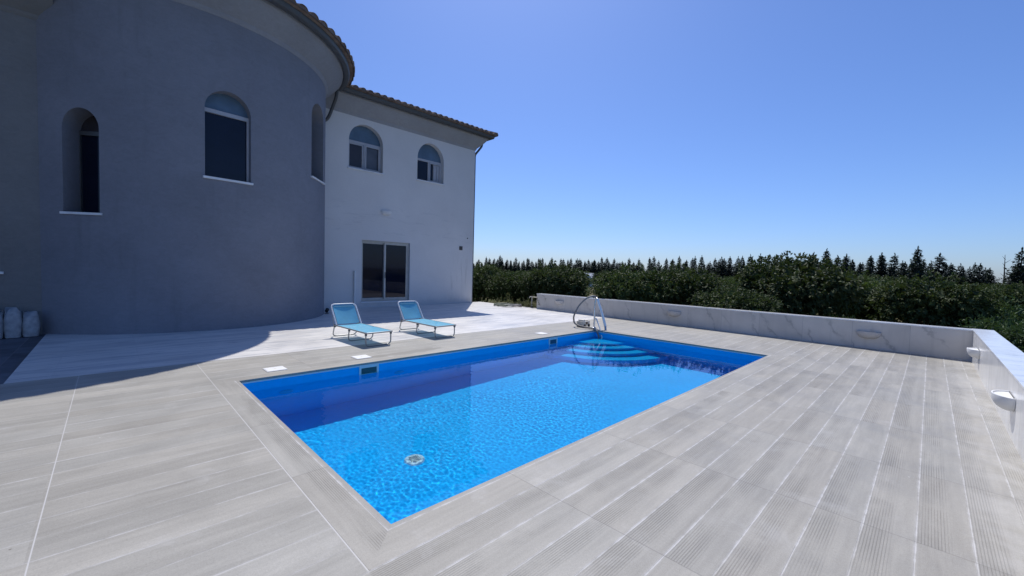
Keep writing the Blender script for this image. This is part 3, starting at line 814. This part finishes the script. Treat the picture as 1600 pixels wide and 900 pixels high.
# ------------------------------------------------------------------ sun loungers (bed along -y, head at +y; origin at the middle of the footprint)
def lounger():
    root = thing('sun_lounger', 'x', 'sun lounger', (0, 0, 0), 'turquoise sun loungers by the pool')
    hw = .285; zb = .275; yf = -.88; yh = .52; tr = .0145
    bt = Vector((0, .86, .72))
    # bed frame: two side rails and foot bar in one bent tube
    m = MB(); m.tube(fillet([(-hw, yh, zb), (-hw, yf, zb), (hw, yf, zb), (hw, yh, zb)], .03, 5), tr, 10)
    obj('bed_frame', m, M['lounger_metal'], root, smooth=True)
    m = MB(); m.tube(fillet([(-hw, yh+.01, zb+.01), (-hw, bt.y, bt.z), (hw, bt.y, bt.z), (hw, yh+.01, zb+.01)], .09, 8), tr, 10)
    obj('back_frame', m, M['lounger_white'], root, smooth=True)
    # slightly sagging fabric on the bed
    def cloth(p0, p1, wid, sag, th=.004, nu=10, nv=14, nrm=Vector((0, 0, 1))):
        m = MB(); vs = []
        for s_ in (0, 1):
            for j in range(nv+1):
                for i in range(nu+1):
                    u = i/nu; v = j/nv; p = p0.lerp(p1, v)
                    k = -sag*math.sin(PI*u)**.8*(.35+.65*math.sin(PI*v))
                    vs.append((-wid+2*wid*u, p.y+nrm.y*(k-s_*th), p.z+nrm.z*(k-s_*th)))
        o = (nu+1)*(nv+1); q = lambda j, i, s_: s_*o+j*(nu+1)+i; fs = []
        for j in range(nv):
            for i in range(nu):
                fs += [(q(j, i, 0), q(j, i+1, 0), q(j+1, i+1, 0), q(j+1, i, 0)), (q(j, i, 1), q(j+1, i, 1), q(j+1, i+1, 1), q(j, i+1, 1))]
        for j in range(nv): fs += [(q(j, 0, 0), q(j+1, 0, 0), q(j+1, 0, 1), q(j, 0, 1)), (q(j, nu, 0), q(j, nu, 1), q(j+1, nu, 1), q(j+1, nu, 0))]
        for i in range(nu): fs += [(q(0, i, 0), q(0, i, 1), q(0, i+1, 1), q(0, i+1, 0)), (q(nv, i, 0), q(nv, i+1, 0), q(nv, i+1, 1), q(nv, i, 1))]
        return m.add(vs, fs)
    obj('seat_fabric', cloth(Vector((0, yf+.006, zb+.012)), Vector((0, yh-.01, zb+.012)), hw-.004, .022), M['fabric'], root, smooth=True)
    b0 = Vector((0, yh+.03, zb+.03)); nrm = Vector((0, -(bt.z-b0.z), bt.y-b0.y)).normalized()
    top = b0.lerp(bt, .93)
    obj('back_fabric', cloth(b0, top, hw-.035, .02, nrm=nrm), M['fabric'], root, smooth=True)
    m = MB()      # sleeve and lacing strip near the head end
    s0 = b0.lerp(bt, .86); s1 = b0.lerp(bt, .985)
    m.add([(-hw+.05, s0.y-.006, s0.z), (hw-.05, s0.y-.006, s0.z), (hw-.06, s1.y-.006, s1.z), (-hw+.06, s1.y-.006, s1.z), (-hw+.05, s0.y, s0.z+.006), (hw-.05, s0.y, s0.z+.006), (hw-.06, s1.y, s1.z+.006), (-hw+.06, s1.y, s1.z+.006)],
          [(0, 1, 2, 3), (7, 6, 5, 4), (0, 4, 5, 1), (2, 6, 7, 3), (1, 5, 6, 2), (0, 3, 7, 4)])
    obj('head_strip', m, simple('deep_turquoise_strip', (.07, .27, .40), .7), root)
    # three U-shaped legs
    for y, lean in ((yf+.05, .0), (-.08, .04), (.66, .10)):
        m = MB(); w_ = hw-.012; y2 = y+lean; rr = .0135
        m.tube(fillet([(-w_, y, zb-.005), (-w_+.0, y2, .011), (w_, y2, .011), (w_, y, zb-.005)], .085, 7), rr, 10)
        if y > .5: m.v = [(a, b_+(.0), c_) for a, b_, c_ in m.v]
        lg = obj('leg', m, M['lounger_metal'], root, smooth=True)
        for s_ in (-1, 1):
            jm = MB(); jm.box(s_*w_-.017, s_*w_+.017, y-.022, y+.022, zb-.055, zb+.012)
            obj('joint', jm, M['lounger_joint'], lg, bevel=.005)
    # hinge extension and back support stay
    for s_ in (-1, 1):
        m = MB(); m.tube([(s_*hw, yh, zb), (s_*(hw-.004), .66, zb-.004)], .011, 8)
        obj('side_rail', m, M['lounger_metal'], root, smooth=True)
        m = MB(); m.tube([(s_*(hw+.008), .665, zb+.0), (s_*(hw+.008), .72, .505)], .006, 6)
        obj('back_stay', m, M['lounger_metal'], root, smooth=True)
    return root
L1 = lounger(); L1['label'] = 'turquoise mesh sun lounger standing nearer the round tower, backrest raised'
L2 = copy_tree(L1); L2['label'] = 'turquoise mesh sun lounger in front of the sliding door, backrest raised'
L1.location = (2.645, 6.37, 0.002); L1.rotation_euler = (0, 0, R(1.5))
L2.location = (4.325, 6.42, 0.002); L2.rotation_euler = (0, 0, R(.5))

# ------------------------------------------------------------------ white lids set in the coping
def lid(x, y, label, r_=0):
    t_ = thing('deck_lid', label, 'lid', (x, y, .003), 'white square lids in the pool edge')
    s_ = .125
    m = MB(); m.box(x-s_, x+s_, y-s_, y+s_, .0032, .010); obj('cover', m, M['lid'], t_, bevel=.003)
    m = MB(); m.box(x-s_-.012, x+s_+.012, y-s_-.012, y-s_-.002, .0031, .0075); m.box(x-s_-.012, x+s_+.012, y+s_+.002, y+s_+.012, .0031, .0075)
    m.box(x-s_-.012, x-s_-.002, y-s_-.002, y+s_+.002, .0031, .0075); m.box(x+s_+.002, x+s_+.012, y-s_-.002, y+s_+.002, .0031, .0075); obj('rim', m, M['lid'], t_)
    m = MB(); m.lathe([(0, .0115), (.018, .0115), (.02, .0101)], (x, y, 0), seg=16); obj('screw_knob', m, M['beige'], t_)
    return t_
lid(.556, 4.655, 'white square lid in the deck closest to the pool corner by the tower shadow')
lid(1.93, 4.70, 'white square lid in the deck just in front of the sun loungers')
lid(6.72, 4.70, 'white square lid in the deck towards the pool handrail')

# ------------------------------------------------------------------ handrail at the corner steps
hr = thing('pool_handrail', 'white and steel looped handrail over the corner steps of the pool', 'handrail', (8.80, 4.5, 0))
base = Vector((8.88, 4.56, 0))
m = MB(); m.tube(fillet([(8.88, 4.56, .005), (8.88, 4.56, .76), (8.87, 4.50, .90), (8.84, 4.40, .72)], .09, 7), .027, 14)
obj('post', m, M['steel'], hr, smooth=True)
m = MB(); m.tube(fillet([(8.862, 4.47, .85), (8.79, 4.20, .32), (8.755, 4.10, .10)], .10, 7), .037, 14)
obj('slanted_rail', m, M['rail_white'], hr, smooth=True)
m = MB(); m.tube(fillet([(8.757, 4.106, .112), (8.73, 4.07, .0), (8.50, 4.01, -.20), (8.46, 4.00, -.34)], .08, 7), .031, 14)
obj('lower_bend', m, M['steel'], hr, smooth=True)
m = MB(); m.tube(fillet([(8.80, 4.52, .005), (8.80, 4.50, .20), (8.75, 4.42, .31), (8.62, 4.20, .08), (8.49, 4.03, -.16), (8.45, 4.01, -.34)], .06, 7), .02, 12)
obj('lower_rail', m, M['rail_white'], hr, smooth=True)
for p in ((8.88, 4.56, 0), (8.80, 4.52, 0)):
    m = MB(); m.lathe([(.02, .03), (.045, .02), (.052, .004), (.0, .004)], p, seg=20)
    obj('foot_flange', m, M['steel'], hr, smooth=True)
m = MB(); m.box(8.80, 8.85, 4.30, 4.36, .50, .56); obj('clip', m, M['black'], hr, bevel=.01)

# pool cleaner box and its hose
pc = thing('pool_cleaner', 'small beige pool cleaner box lying on the deck at the pool corner', 'pool cleaner', (8.62, 4.92, 0))
m = MB(); m.box(8.64, 8.97, 4.77, 5.02, .03, .175); body = obj('body', m, M['beige'], pc, bevel=.03)
m = MB(); m.box(8.67, 8.79, 4.80, 4.99, .176, .215); m.box(8.83, 8.95, 4.81, 4.98, .176, .20); obj('cover', m, simple('pale_beige_plastic', (.68, .63, .54), .6), pc, bevel=.018)
for x in (8.70, 8.91):
    for y in (4.765, 5.025):
        f = MB(); f.lathe([(0, -.015), (.04, -.015), (.045, 0), (.04, .015), (0, .015)], (0, 0, 0), seg=18); f.v = [(x+a, y+c_, .045+b_) for a, b_, c_ in f.v]
        obj('wheel', f, M['black'], pc, smooth=True)
m = MB(); m.box(8.76, 8.84, 4.762, 4.769, .09, .15); obj('port', m, M['iron'], pc, bevel=.002)
hs = MB()
hs.tube(spline([(8.42, 4.02, -.34), (8.43, 4.14, -.06), (8.46, 4.30, .034), (8.52, 4.50, .036), (8.56, 4.72, .036), (8.585, 4.92, .05), (8.57, 5.04, .11), (8.539, 5.05, .215), (8.495, 5.02, .297), (8.497, 4.98, .414), (8.547, 4.92, .586), (8.63, 4.85, .729), (8.72, 4.76, .846), (8.795, 4.68, .9), (8.873, 4.6, .925), (8.925, 4.52, .88)], 9), .024, 10)
tag(obj('vacuum_hose', hs, M['hose_grey'], None, smooth=True, loc=(8.6, 4.9, 0)), 'dark grey hose rising in a loop from the pool corner up to the handrail', 'hose')

# garden hose coil and standpipe at the far edge of the marble
hc = thing('garden_hose', 'tangled grey green garden hose coiled on the white marble by the orchard edge', 'hose', (11.5, 10.9, 0))
rng = random.Random(4)
def coil(cx, cy, rx, ry, turns, z, seed):
    rg = random.Random(seed); pts = []
    for k in range(int(turns*14)+1):
        a = 2*PI*k/14; e = 1+rg.uniform(-.10, .10)
        pts.append((cx+rx*e*math.cos(a)+rg.uniform(-.03, .03), cy+ry*e*math.sin(a), z+.018*abs(math.sin(a*.5+seed))+.02*k/14))
    return spline(pts, 4)
m = MB(); m.tube(coil(11.45, 11.15, .42, .42, 4, .016, 1), .013, 7); obj('hose_coil', m, M['hose_green'], hc, smooth=True)
m = MB(); m.tube(coil(11.65, 10.75, .36, .3, 3, .03, 2), .012, 7); obj('hose_coil', m, M['hose_pale'], hc, smooth=True)
m = MB(); m.tube(coil(11.62, 10.5, .22, .2, 2.5, .03, 5), .013, 7); obj('hose_coil', m, M['hose_brown'], hc, smooth=True)
m = MB(); m.tube(spline([(11.5, 10.4, .05), (11.2, 10.5, .015), (11.0, 10.75, .015), (11.05, 11.1, .015), (11.2, 11.3, .02)], 8), .012, 7); obj('loose_end', m, M['hose_pale'], hc, smooth=True)
sp = thing('standpipe_tap', 'weathered standpipe tap beside the free end of the marble wall', 'tap', (12.02, 9.97, 0))
m = MB(); m.tube([(12.02, 9.97, .0), (12.02, 9.97, .30), (12.02, 9.96, .50)], [.04, .032, .028], 12); obj('riser', m, M['plinth'], sp, smooth=True)
m = MB(); m.tube([(12.02, 9.96, .47), (12.03, 9.62, .475)], .022, 10); m.tube([(12.02, 9.96, .47), (12.01, 10.07, .48), (11.99, 10.10, .42)], .02, 10); obj('arm', m, M['beige'], sp, smooth=True)
m = MB(); m.box(11.985, 12.055, 9.95, 9.97, .53, .545); m.tube([(12.02, 9.96, .49), (12.02, 9.96, .54)], .008, 8); obj('handle', m, M['iron'], sp)
m = MB(); m.lathe([(0, .05), (.05, .05), (.07, .0), (0, 0)], (12.02, 9.97, .002), seg=16); obj('foot', m, M['black'], sp)

# small dark floor light beside the tower
fl = thing('floor_light', 'small black floor light on the marble where the tower meets the house front', 'floor light', (3.93, 11.78, 0))
m = MB(); m.lathe([(0, .005), (.07, .005), (.07, .02), (.015, .03), (.015, .08)], (3.93, 11.78, 0), seg=18); obj('base', m, M['black'], fl)
m = MB(); m.tube([(3.90, 11.74, .09), (3.96, 11.82, .13), (3.985, 11.85, .14)], [.055, .06, .03], 14); obj('head', m, M['black'], fl, smooth=True)

# ------------------------------------------------------------------ cement sacks at the wing wall
def sack(x, y, w_, h_, d_, seed, label, rz=0.0, lean=.05):
    rg = random.Random(seed); nu, nv = 14, 12; m = MB(); vs = []
    for j in range(nv+1):
        v = j/nv
        for i in range(nu):
            a = 2*PI*i/nu; ca, sa = math.cos(a), math.sin(a); se = .55
            rx = w_/2*(abs(ca)**se)*(1 if ca > 0 else -1); ry = d_/2*(abs(sa)**se)*(1 if sa > 0 else -1)
            bulge = (.86+.17*math.sin(PI*min(1, v*1.12)))
            pinch = 1.0 if v < .82 else 1-(v-.82)/.18*.80
            e = 1+.07*mnoise.noise(Vector((ca*2+seed, sa*2, v*5)))
            z = h_*v+(.05*math.sin(i*1.7+seed)*(v > .9))
            vs.append((x+rx*bulge*e, y+ry*bulge*e*pinch+lean*v, .0+max(0, z)))
    fs = [(j*nu+i, j*nu+(i+1) % nu, (j+1)*nu+(i+1) % nu, (j+1)*nu+i) for j in range(nv) for i in range(nu)]
    fs += [tuple(range(nu-1, -1, -1)), tuple(nv*nu+i for i in range(nu))]
    m.add(vs, fs)
    return tag(obj('cement_sack', m, M['sack'], None, smooth=60, loc=(x, y, -.012)), label, 'sack', 'sacks stacked at the house wall')
sack(-2.39, 10.50, .24, .47, .26, 1, 'squat whitish sack standing right against the round tower in the dark corner')
sack(-2.62, 10.46, .24, .55, .26, 2, 'tall whitish sack with a pulled up corner, between two other sacks')
sack(-2.84, 10.44, .22, .54, .28, 3, 'whitish sack at the edge of the photo, third from the round tower')

# ------------------------------------------------------------------ vegetation
def leafquad(m, p, d_, n_, ln, wd):
    s_ = d_.cross(n_)
    if s_.length < 1e-4: s_ = d_.orthogonal()
    s_.normalize(); up = s_.cross(d_)
    m.v += [tuple(p), tuple(p+d_*ln*.5+s_*wd*.5+up*ln*.06), tuple(p+d_*ln-up*ln*.10), tuple(p+d_*ln*.5-s_*wd*.5+up*ln*.06)]
    o = len(m.v)-4; m.f.append((o, o+1, o+2, o+3)); m.mi.append(0)

def rv(rg):
    while True:
        v = Vector((rg.uniform(-1, 1), rg.uniform(-1, 1), rg.uniform(-1, 1)))
        if .05 < v.length < 1: return v.normalized()

def crown(seed, rx, rz, zc, nclump, nleaf, ln, wd, droop=.3):
    """leaf rosettes spread through several overlapping lobes"""
    rg = random.Random(seed); lobes = [(Vector((0, 0, 0)), 1.0)]
    for k in range(9):
        a = rg.uniform(0, 2*PI); e = rg.uniform(-.35, .75); r_ = rg.uniform(.35, .62)
        lobes.append((Vector((math.cos(a)*.62*math.cos(e), math.sin(a)*.62*math.cos(e), math.sin(e)*.62)), r_))
    m = MB()
    for k in range(nclump):
        c_, r_ = rg.choice(lobes) if k % 3 else lobes[0]
        d_ = rv(rg); q = r_*(rg.random()**.28)*rg.uniform(.86, 1.10)
        p = c_+d_*q; p = Vector((p.x*rx, p.y*rx, p.z*rz+zc))
        if p.z < .15: p.z = .15+rg.random()*.3
        outd = Vector((d_.x, d_.y, d_.z*.8+.25)).normalized()
        for j in range(nleaf):
            ld = (outd*.8+rv(rg)*.8); ld.z -= (1.0-max(0, d_.z))*rg.uniform(.3, 1.3); ld.normalize()
            leafquad(m, p+rv(rg)*ln*.5, ld, (Vector((0, 0, 1))+rv(rg)*.5).normalized(), ln*rg.uniform(.7, 1.2), wd*rg.uniform(.8, 1.2))
    # oversized leaves added inside the crown to block light passing through
    for k in range(int(nclump*1.1)):
        c_, r_ = rg.choice(lobes) if k % 2 else lobes[0]
        p = c_+rv(rg)*r_*.78*(rg.random()**.4); p = Vector((p.x*rx, p.y*rx, max(.15, p.z*rz+zc)))
        leafquad(m, p, rv(rg), rv(rg), ln*2.1, wd*2.6)
    return m
def trunk(seed, h_, r0, rx):
    rg = random.Random(seed); m = MB()
    m.tube([(0, 0, -.05), (.03, .02, h_*.3), (.02, -.03, h_*.55), (0, 0, h_*.8)], [r0, r0*.8, r0*.6, r0*.25], 8)
    for k in range(6):
        a = 2*PI*k/6+rg.uniform(-.3, .3); l_ = rx*rg.uniform(.5, .8)
        m.tube([(0, 0, h_*rg.uniform(.2, .4)), (math.cos(a)*l_*.5, math.sin(a)*l_*.5, h_*.55), (math.cos(a)*l_, math.sin(a)*l_, h_*rg.uniform(.6, .85))], [r0*.45, r0*.3, r0*.1], 6)
    return m

def proto(name, crown_mb, trunk_mb, leaf, partname='crown'):
    return (crown_mb.mesh(name+'_'+partname, [leaf]), trunk_mb.mesh(name+'_trunk', [M['bark']], smooth=True))
def place(name, pr, x, y, z, s_, rz, label, cat, group, sz=1.0, wide=1.0):
    t_ = thing(name, label, cat, (x, y, z), group); t_.rotation_euler = (0, 0, rz); t_.scale = (s_*wide, s_*wide, s_*sz)
    for nm, me in (('crown', pr[0]), ('trunk', pr[1])):
        o = bpy.data.objects.new(nm, me); COL.objects.link(o); o.parent = t_
    return t_
CAM = Vector((-1.2227, -2.267, 1.6))
YAW = .7953
def polar(px, depth):
    """ground position seen in the direction of image column px at the given forward depth"""
    f_ = Vector((math.cos(YAW), math.sin(YAW), 0)); r_ = Vector((math.sin(YAW), -math.cos(YAW), 0))
    return CAM+f_*depth+r_*depth*(px-800)/640.7

GZ = -.55
CIT = [proto('fruit_tree', crown(100+k, 1.9, 1.30, 1.62, 1500, 8, .14, .072), trunk(100+k, 2.4, .11, 1.5), M['leaf1'] if k % 2 else M['leaf2']) for k in range(5)]
rng = random.Random(11)
# named trees of the front row
FRONT = [(748, 24.0, 1.08, 'fruit tree whose crown touches the right corner of the house'),
         (800, 22.5, .92, 'dark fruit tree behind the coiled hose at the edge of the marble'),
         (868, 21.0, 1.12, 'broad dark fruit tree behind the free end of the long marble wall'),
         (985, 16.5, 1.06, 'dense fruit tree right behind the pool handrail, above the marble wall'),
         (1062, 17.5, 1.10, 'fruit tree between the pool handrail and the low rounded bush'),
         (1238, 15.5, 1.32, 'tallest broad fruit tree, its top rising above the orchard into the sky'),
         (1345, 17.5, 1.0, 'dark fruit tree to the right of the tallest orchard tree'),
         (1450, 14.5, 1.06, 'dense dark fruit tree in front of the conifers, just before the wall corner')]
for k, (px, dep, s_, lb) in enumerate(FRONT):
    p = polar(px, dep); place('fruit_tree', CIT[k % 5], p.x, p.y, GZ, s_*.80, rng.uniform(0, 6), lb, 'tree', 'fruit trees of the orchard')
p = polar(1148, 13.2)
place('fruit_tree', CIT[2], p.x, p.y, GZ, .68, 1.0, 'low rounded bush of a fruit tree showing just above the marble wall', 'tree', 'fruit trees of the orchard', .95)
nrow = 0
for row, dep in enumerate((21.5, 25.5, 30, 35, 41, 48, 56, 66)):
    span = 4.3/dep*640.7; px = 690+rng.uniform(0, span)
    while px < 1680:
        d2 = dep+rng.uniform(-1.2, 1.2); p = polar(px, d2)
        if p.x > 14.5 and not (898 < px < 944 and dep < 66):
            s_ = rng.uniform(.64, .88)*(1.0 if px < 1480 else .88)
            place('fruit_tree', CIT[rng.randrange(5)], p.x, p.y, GZ, s_, rng.uniform(0, 6), 'one of the dark green fruit trees crowded in the orchard rows behind the front trees', 'tree', 'fruit trees of the orchard', rng.uniform(.92, 1.06)); nrow += 1
        px += span*rng.uniform(.82, 1.1)

# conifers of the windbreak
def conifer(seed, h_, rb, dens, lean=0.0, gap=.0):
    rg = random.Random(seed); m = MB(); levels = int(h_*4.6)
    for k in range(levels):
        z = h_*(.06+.92*k/levels)+rg.uniform(-.08, .08); t_ = 1-k/levels
        r_ = rb*(t_**.85)*(.72+.5*rg.random())+.06
        if rg.random() < gap: r_ *= .45
        nb = max(4, int(4+6*t_*dens)); a0 = rg.uniform(0, 6)
        for j in range(nb):
            a = a0+2*PI*j/nb+rg.uniform(-.4, .4); l_ = r_*rg.uniform(.55, 1.2); tilt = rg.uniform(-.25, .35)
            dd = Vector((math.cos(a), math.sin(a), tilt)).normalized(); n_s = max(2, int(l_*4.0))
            for s_ in range(n_s):
                q = (s_+.5)/n_s; p = Vector((0, 0, z))+dd*l_*q
                for _ in range(2):
                    leafquad(m, p, (dd*.9+rv(rg)*.8).normalized(), (Vector((0, 0, 1))+rv(rg)*.6).normalized(), rg.uniform(.30, .55), rg.uniform(.16, .30))
    for k in range(14):
        leafquad(m, Vector((0, 0, h_*(.93+.007*k))), (Vector((0, 0, 1.7))+rv(rg)*.6).normalized(), rv(rg), .42, .12)
    return m
def ctrunk(h_): return MB().tube([(0, 0, -.05), (0, 0, h_*.5), (0, 0, h_*.97)], [.17, .10, .02], 7)
CON = [proto('conifer', conifer(300+k, 8.0, rb, dn, 0, gp), ctrunk(8.0), M['needle']) for k, (rb, dn, gp) in enumerate(((1.7, 1.0, .05), (2.1, 1.1, .10), (1.35, .9, .05), (2.3, 1.0, .15), (1.9, .8, .30), (1.5, 1.2, .0)))]
DEPTHS = [(690, 235), (760, 225), (900, 185), (1000, 160), (1100, 118), (1200, 102), (1290, 90), (1430, 78), (1700, 76)]
def dlin(px):
    for (a, b_), (c_, d_) in zip(DEPTHS, DEPTHS[1:]):
        if a <= px <= c_: return b_+(d_-b_)*(px-a)/(c_-a)
    return DEPTHS[-1][1]
CL = 'dark conifer among the many in the windbreak along the horizon'
SPECIAL = {780: (1.22, 2, 'slim tall conifer standing out above the far windbreak, closest to the house'),
           1020: (1.06, 3, 'ragged conifer rising beside a gap at the middle of the far windbreak'),
           1288: (1.04, 0, 'pointed conifer directly right of the tallest orchard tree'),
           1430: (1.04, 0, 'tallest pointed conifer of the windbreak, over the right part of the marble wall'),
           1592: (1.06, 1, 'broad conifer at the right edge of the photo, past a gap')}
for px, (s_, k, lb) in SPECIAL.items():
    p = polar(px, dlin(px)-2); place('conifer_tree', CON[k], p.x, p.y, GZ, s_, rng.uniform(0, 6), lb, 'tree', 'conifers of the windbreak', 1.0, 1.25)
ncon = 0
for layer in range(3):
    px = 722+5*layer
    while px < 1640:
        dep = dlin(px)+layer*5+rng.uniform(-2, 2); gap = (1548 < px < 1582) or (1180 < px < 1205 and layer)
        if not gap:
            p = polar(px, dep); s_ = (rng.uniform(.68, 1.10) if px < 1000 else rng.uniform(.66, 1.04))*(.9 if px > 1480 else 1)*(.72 if layer == 2 else 1)
            place('conifer_tree', CON[rng.randrange(6)], p.x, p.y, GZ, s_, rng.uniform(0, 6), CL, 'tree', 'conifers of the windbreak', rng.uniform(.9, 1.08), (1.6 if layer == 2 else rng.uniform(1.05, 1.5)) if px < 1100 else (1.7 if layer == 2 else rng.uniform(1.1, 1.6))); ncon += 1
        px += (1.35 if layer == 2 else 1)*(6.4 if px < 1000 else 11.5 if px < 1250 else 14.5)*rng.uniform(.7, 1.3)
# bare dead trunk in the gap
dt = MB(); dt.tube([(0, 0, 0), (.1, 0, 4), (.05, .1, 8.2)], [.16, .11, .03], 7)
for k in range(7): 
    a = k*2.2; z = 3+k*.7; dt.tube([(0.08, 0, z), (math.cos(a)*.7, math.sin(a)*.7, z+.7)], [.05, .015], 5)
p = polar(1567, 84); tag(obj('dead_tree', dt, M['bark'], None, loc=(0, 0, 0)), 'bare thin dead tree in the gap of the windbreak at the far right', 'tree').location = (p.x, p.y, GZ)
# polytunnels
def tunnel(px, dep, ln, label, rz):
    p = polar(px, dep); t_ = thing('greenhouse', label, 'greenhouse', (0, 0, 0))
    m = MB(); prof = [(2.2*math.cos(a), 2.1*math.sin(a)) for a in [PI*k/14 for k in range(15)]]
    m.extr(prof, lambda a, b_: (a, 0, b_), lambda a, b_: (a, ln, b_)); obj('film_cover', m, M['tunnel'], t_, smooth=True)
    m = MB()
    for k in range(7): m.tube([(2.22*math.cos(a), ln*k/6, 2.12*math.sin(a)) for a in [PI*j/14 for j in range(15)]], .03, 5)
    obj('hoop', m, M['frame'], t_); t_.location = (p.x, p.y, GZ); t_.rotation_euler = (0, 0, rz)
tunnel(922, 66, 3.2, 'pale greenhouse roof glimpsed between fruit trees behind the marble wall', R(100))

# shrubs, weeds and grass near the walls
SHR = [proto('shrub', crown(500+k, .62, .55, .55, 330, 6, .12, .03), trunk(500+k, .8, .03, .5), M['shrub']) for k in range(2)]
for k, (px, dep, s_, lb) in enumerate(((1318, 12.6, .95, 'pale green feathery shrub behind the long marble wall, beside the tallest orchard tree'),
                                      (1535, 13.5, 1.35, 'pale green shrub just behind the corner of the two walls'),
                                      (1560, 11.8, 1.1, 'loose green shrub behind the white capped wall'),
                                      (1590, 14.5, 1.5, 'yellowish green shrub at the right edge behind the white capped wall'),
                                      (1612, 10.5, 1.0, 'low green shrub nearest the camera beyond the white capped wall'))):
    p = polar(px, dep); place('garden_shrub', SHR[k % 2], p.x, p.y, GZ, s_, k*1.3, lb, 'shrub', 'shrubs behind the garden walls')
def weed(seed, h_):
    rg = random.Random(seed); m = MB()
    for k in range(9):
        a = rg.uniform(0, 6.28); l_ = h_*rg.uniform(.5, 1.0); tip = Vector((math.cos(a)*l_*.45, math.sin(a)*l_*.45, l_)); mid = tip*.5+Vector((0, 0, l_*.1))
        m.tube([(0, 0, 0), tuple(mid), tuple(tip)], [.006, .005, .002], 4)
        for j in range(9):
            q = .25+.75*j/9; p = Vector((0, 0, 0)).lerp(mid, q*2) if q < .5 else mid.lerp(tip, q*2-1)
            leafquad(m, p, (rv(rg)+Vector((0, 0, .4))).normalized(), Vector((0, 0, 1)), .10, .03)
    return m.mesh('weed', [M['weed']])
WE_ = [weed(k, .95) for k in range(3)]
for k in range(16):
    px = 742+k*5.2+rng.uniform(-2, 2); p = polar(px, rng.uniform(17.3, 18.3)-(px-742)*.012)
    o = bpy.data.objects.new('weed_plant', WE_[k % 3]); COL.objects.link(o); o.location = (max(p.x, 12.15), p.y, GZ); o.scale = (1, 1, rng.uniform(.8, 1.3)); o.rotation_euler = (0, 0, k)
    tag(o, 'one of the wispy weeds along the outer edge of the white marble', 'weed', 'weeds along the marble edge')
# rough grass beyond the right-hand wall
m = MB(); rg = random.Random(8)
for k in range(14000):
    x = rg.uniform(3, 30); y = -3.35-abs(rg.gauss(0, 4.5)); 
    p = Vector((x, y, GZ)); l_ = rg.uniform(.15, .5); d_ = (Vector((0, 0, 1))+rv(rg)*.45).normalized()
    leafquad(m, p, d_, rv(rg), l_, .03)
for k in range(9000):
    x = rg.uniform(12.4, 26); y = rg.uniform(-5, 22); p = Vector((x, y, GZ)); l_ = rg.uniform(.1, .35); d_ = (Vector((0, 0, 1))+rv(rg)*.5).normalized()
    leafquad(m, p, d_, rv(rg), l_, .025)
tag(obj('wild_grass', m, M['weed'], None), 'rough wild grass growing round the orchard trees', 'grass', None, 'stuff')

# ------------------------------------------------------------------ light, sky, camera
world = bpy.data.worlds.new('World'); S.world = world; world.use_nodes = True
nt = world.node_tree; nt.nodes.clear()
sky = nt.nodes.new('ShaderNodeTexSky'); sky.sky_type = 'NISHITA'; sky.sun_disc = False
EL = math.asin(SUN.z); sky.sun_elevation = EL
sky.sun_rotation = math.atan2(SUN.x, SUN.y)
sky.altitude = 0; sky.air_density = 1.0; sky.dust_density = .65; sky.ozone_density = 8.0
bg = nt.nodes.new('ShaderNodeBackground'); bg.inputs[1].default_value = .138
ow = nt.nodes.new('ShaderNodeOutputWorld'); tint = nt.nodes.new('ShaderNodeMix'); tint.data_type = 'RGBA'; tint.blend_type = 'MULTIPLY'; tint.inputs[0].default_value = 1; tint.inputs[7].default_value = (.70, .775, .985, 1)
nt.links.new(sky.outputs[0], tint.inputs[6]); nt.links.new(tint.outputs[2], bg.inputs[0]); nt.links.new(bg.outputs[0], ow.inputs[0])
sl = bpy.data.lights.new('sun', 'SUN'); sl.energy = 4.0; sl.angle = R(.53); sl.color = (1, .965, .91)
so = bpy.data.objects.new('sun', sl); COL.objects.link(so); so.rotation_euler = SUN.to_track_quat('Z', 'Y').to_euler(); so.location = (20, 25, 40)
sl.cycles.is_caustics_light = True
water.cycles.is_caustics_caster = True
for o in bpy.data.objects:
    if o.parent is pool or (o.parent and o.parent.parent is pool): o.cycles.is_caustics_receiver = True

cd = bpy.data.cameras.new('camera'); cam = bpy.data.objects.new('camera', cd); COL.objects.link(cam); S.camera = cam
cd.sensor_width = 36; cd.lens = 640.693/1600*36; cd.clip_end = 4000; cd.clip_start = .05
cam.location = CAM
yaw, pitch, roll = .795300705, -.04216228, .027700113
fw = Vector((math.cos(pitch)*math.cos(yaw), math.cos(pitch)*math.sin(yaw), math.sin(pitch)))
rt = Vector((math.sin(yaw), -math.cos(yaw), 0)); up = rt.cross(fw)
r2 = rt*math.cos(roll)+up*math.sin(roll); u2 = -rt*math.sin(roll)+up*math.cos(roll)
cam.rotation_euler = Matrix((r2, u2, -fw)).transposed().to_euler()

S.view_settings.view_transform = 'Standard'; S.view_settings.look = 'None'; S.view_settings.exposure = 0.0; S.view_settings.gamma = 1.0
S.render.engine = 'CYCLES'
cy = S.cycles; cy.use_denoising = True; cy.max_bounces = 8; cy.diffuse_bounces = 4; cy.glossy_bounces = 3; cy.transmission_bounces = 5; cy.transparent_max_bounces = 8
cy.sample_clamp_indirect = 4.0; cy.sample_clamp_direct = 0; cy.caustics_reflective = False; cy.caustics_refractive = True
print('orchard', nrow, 'conifers', ncon)
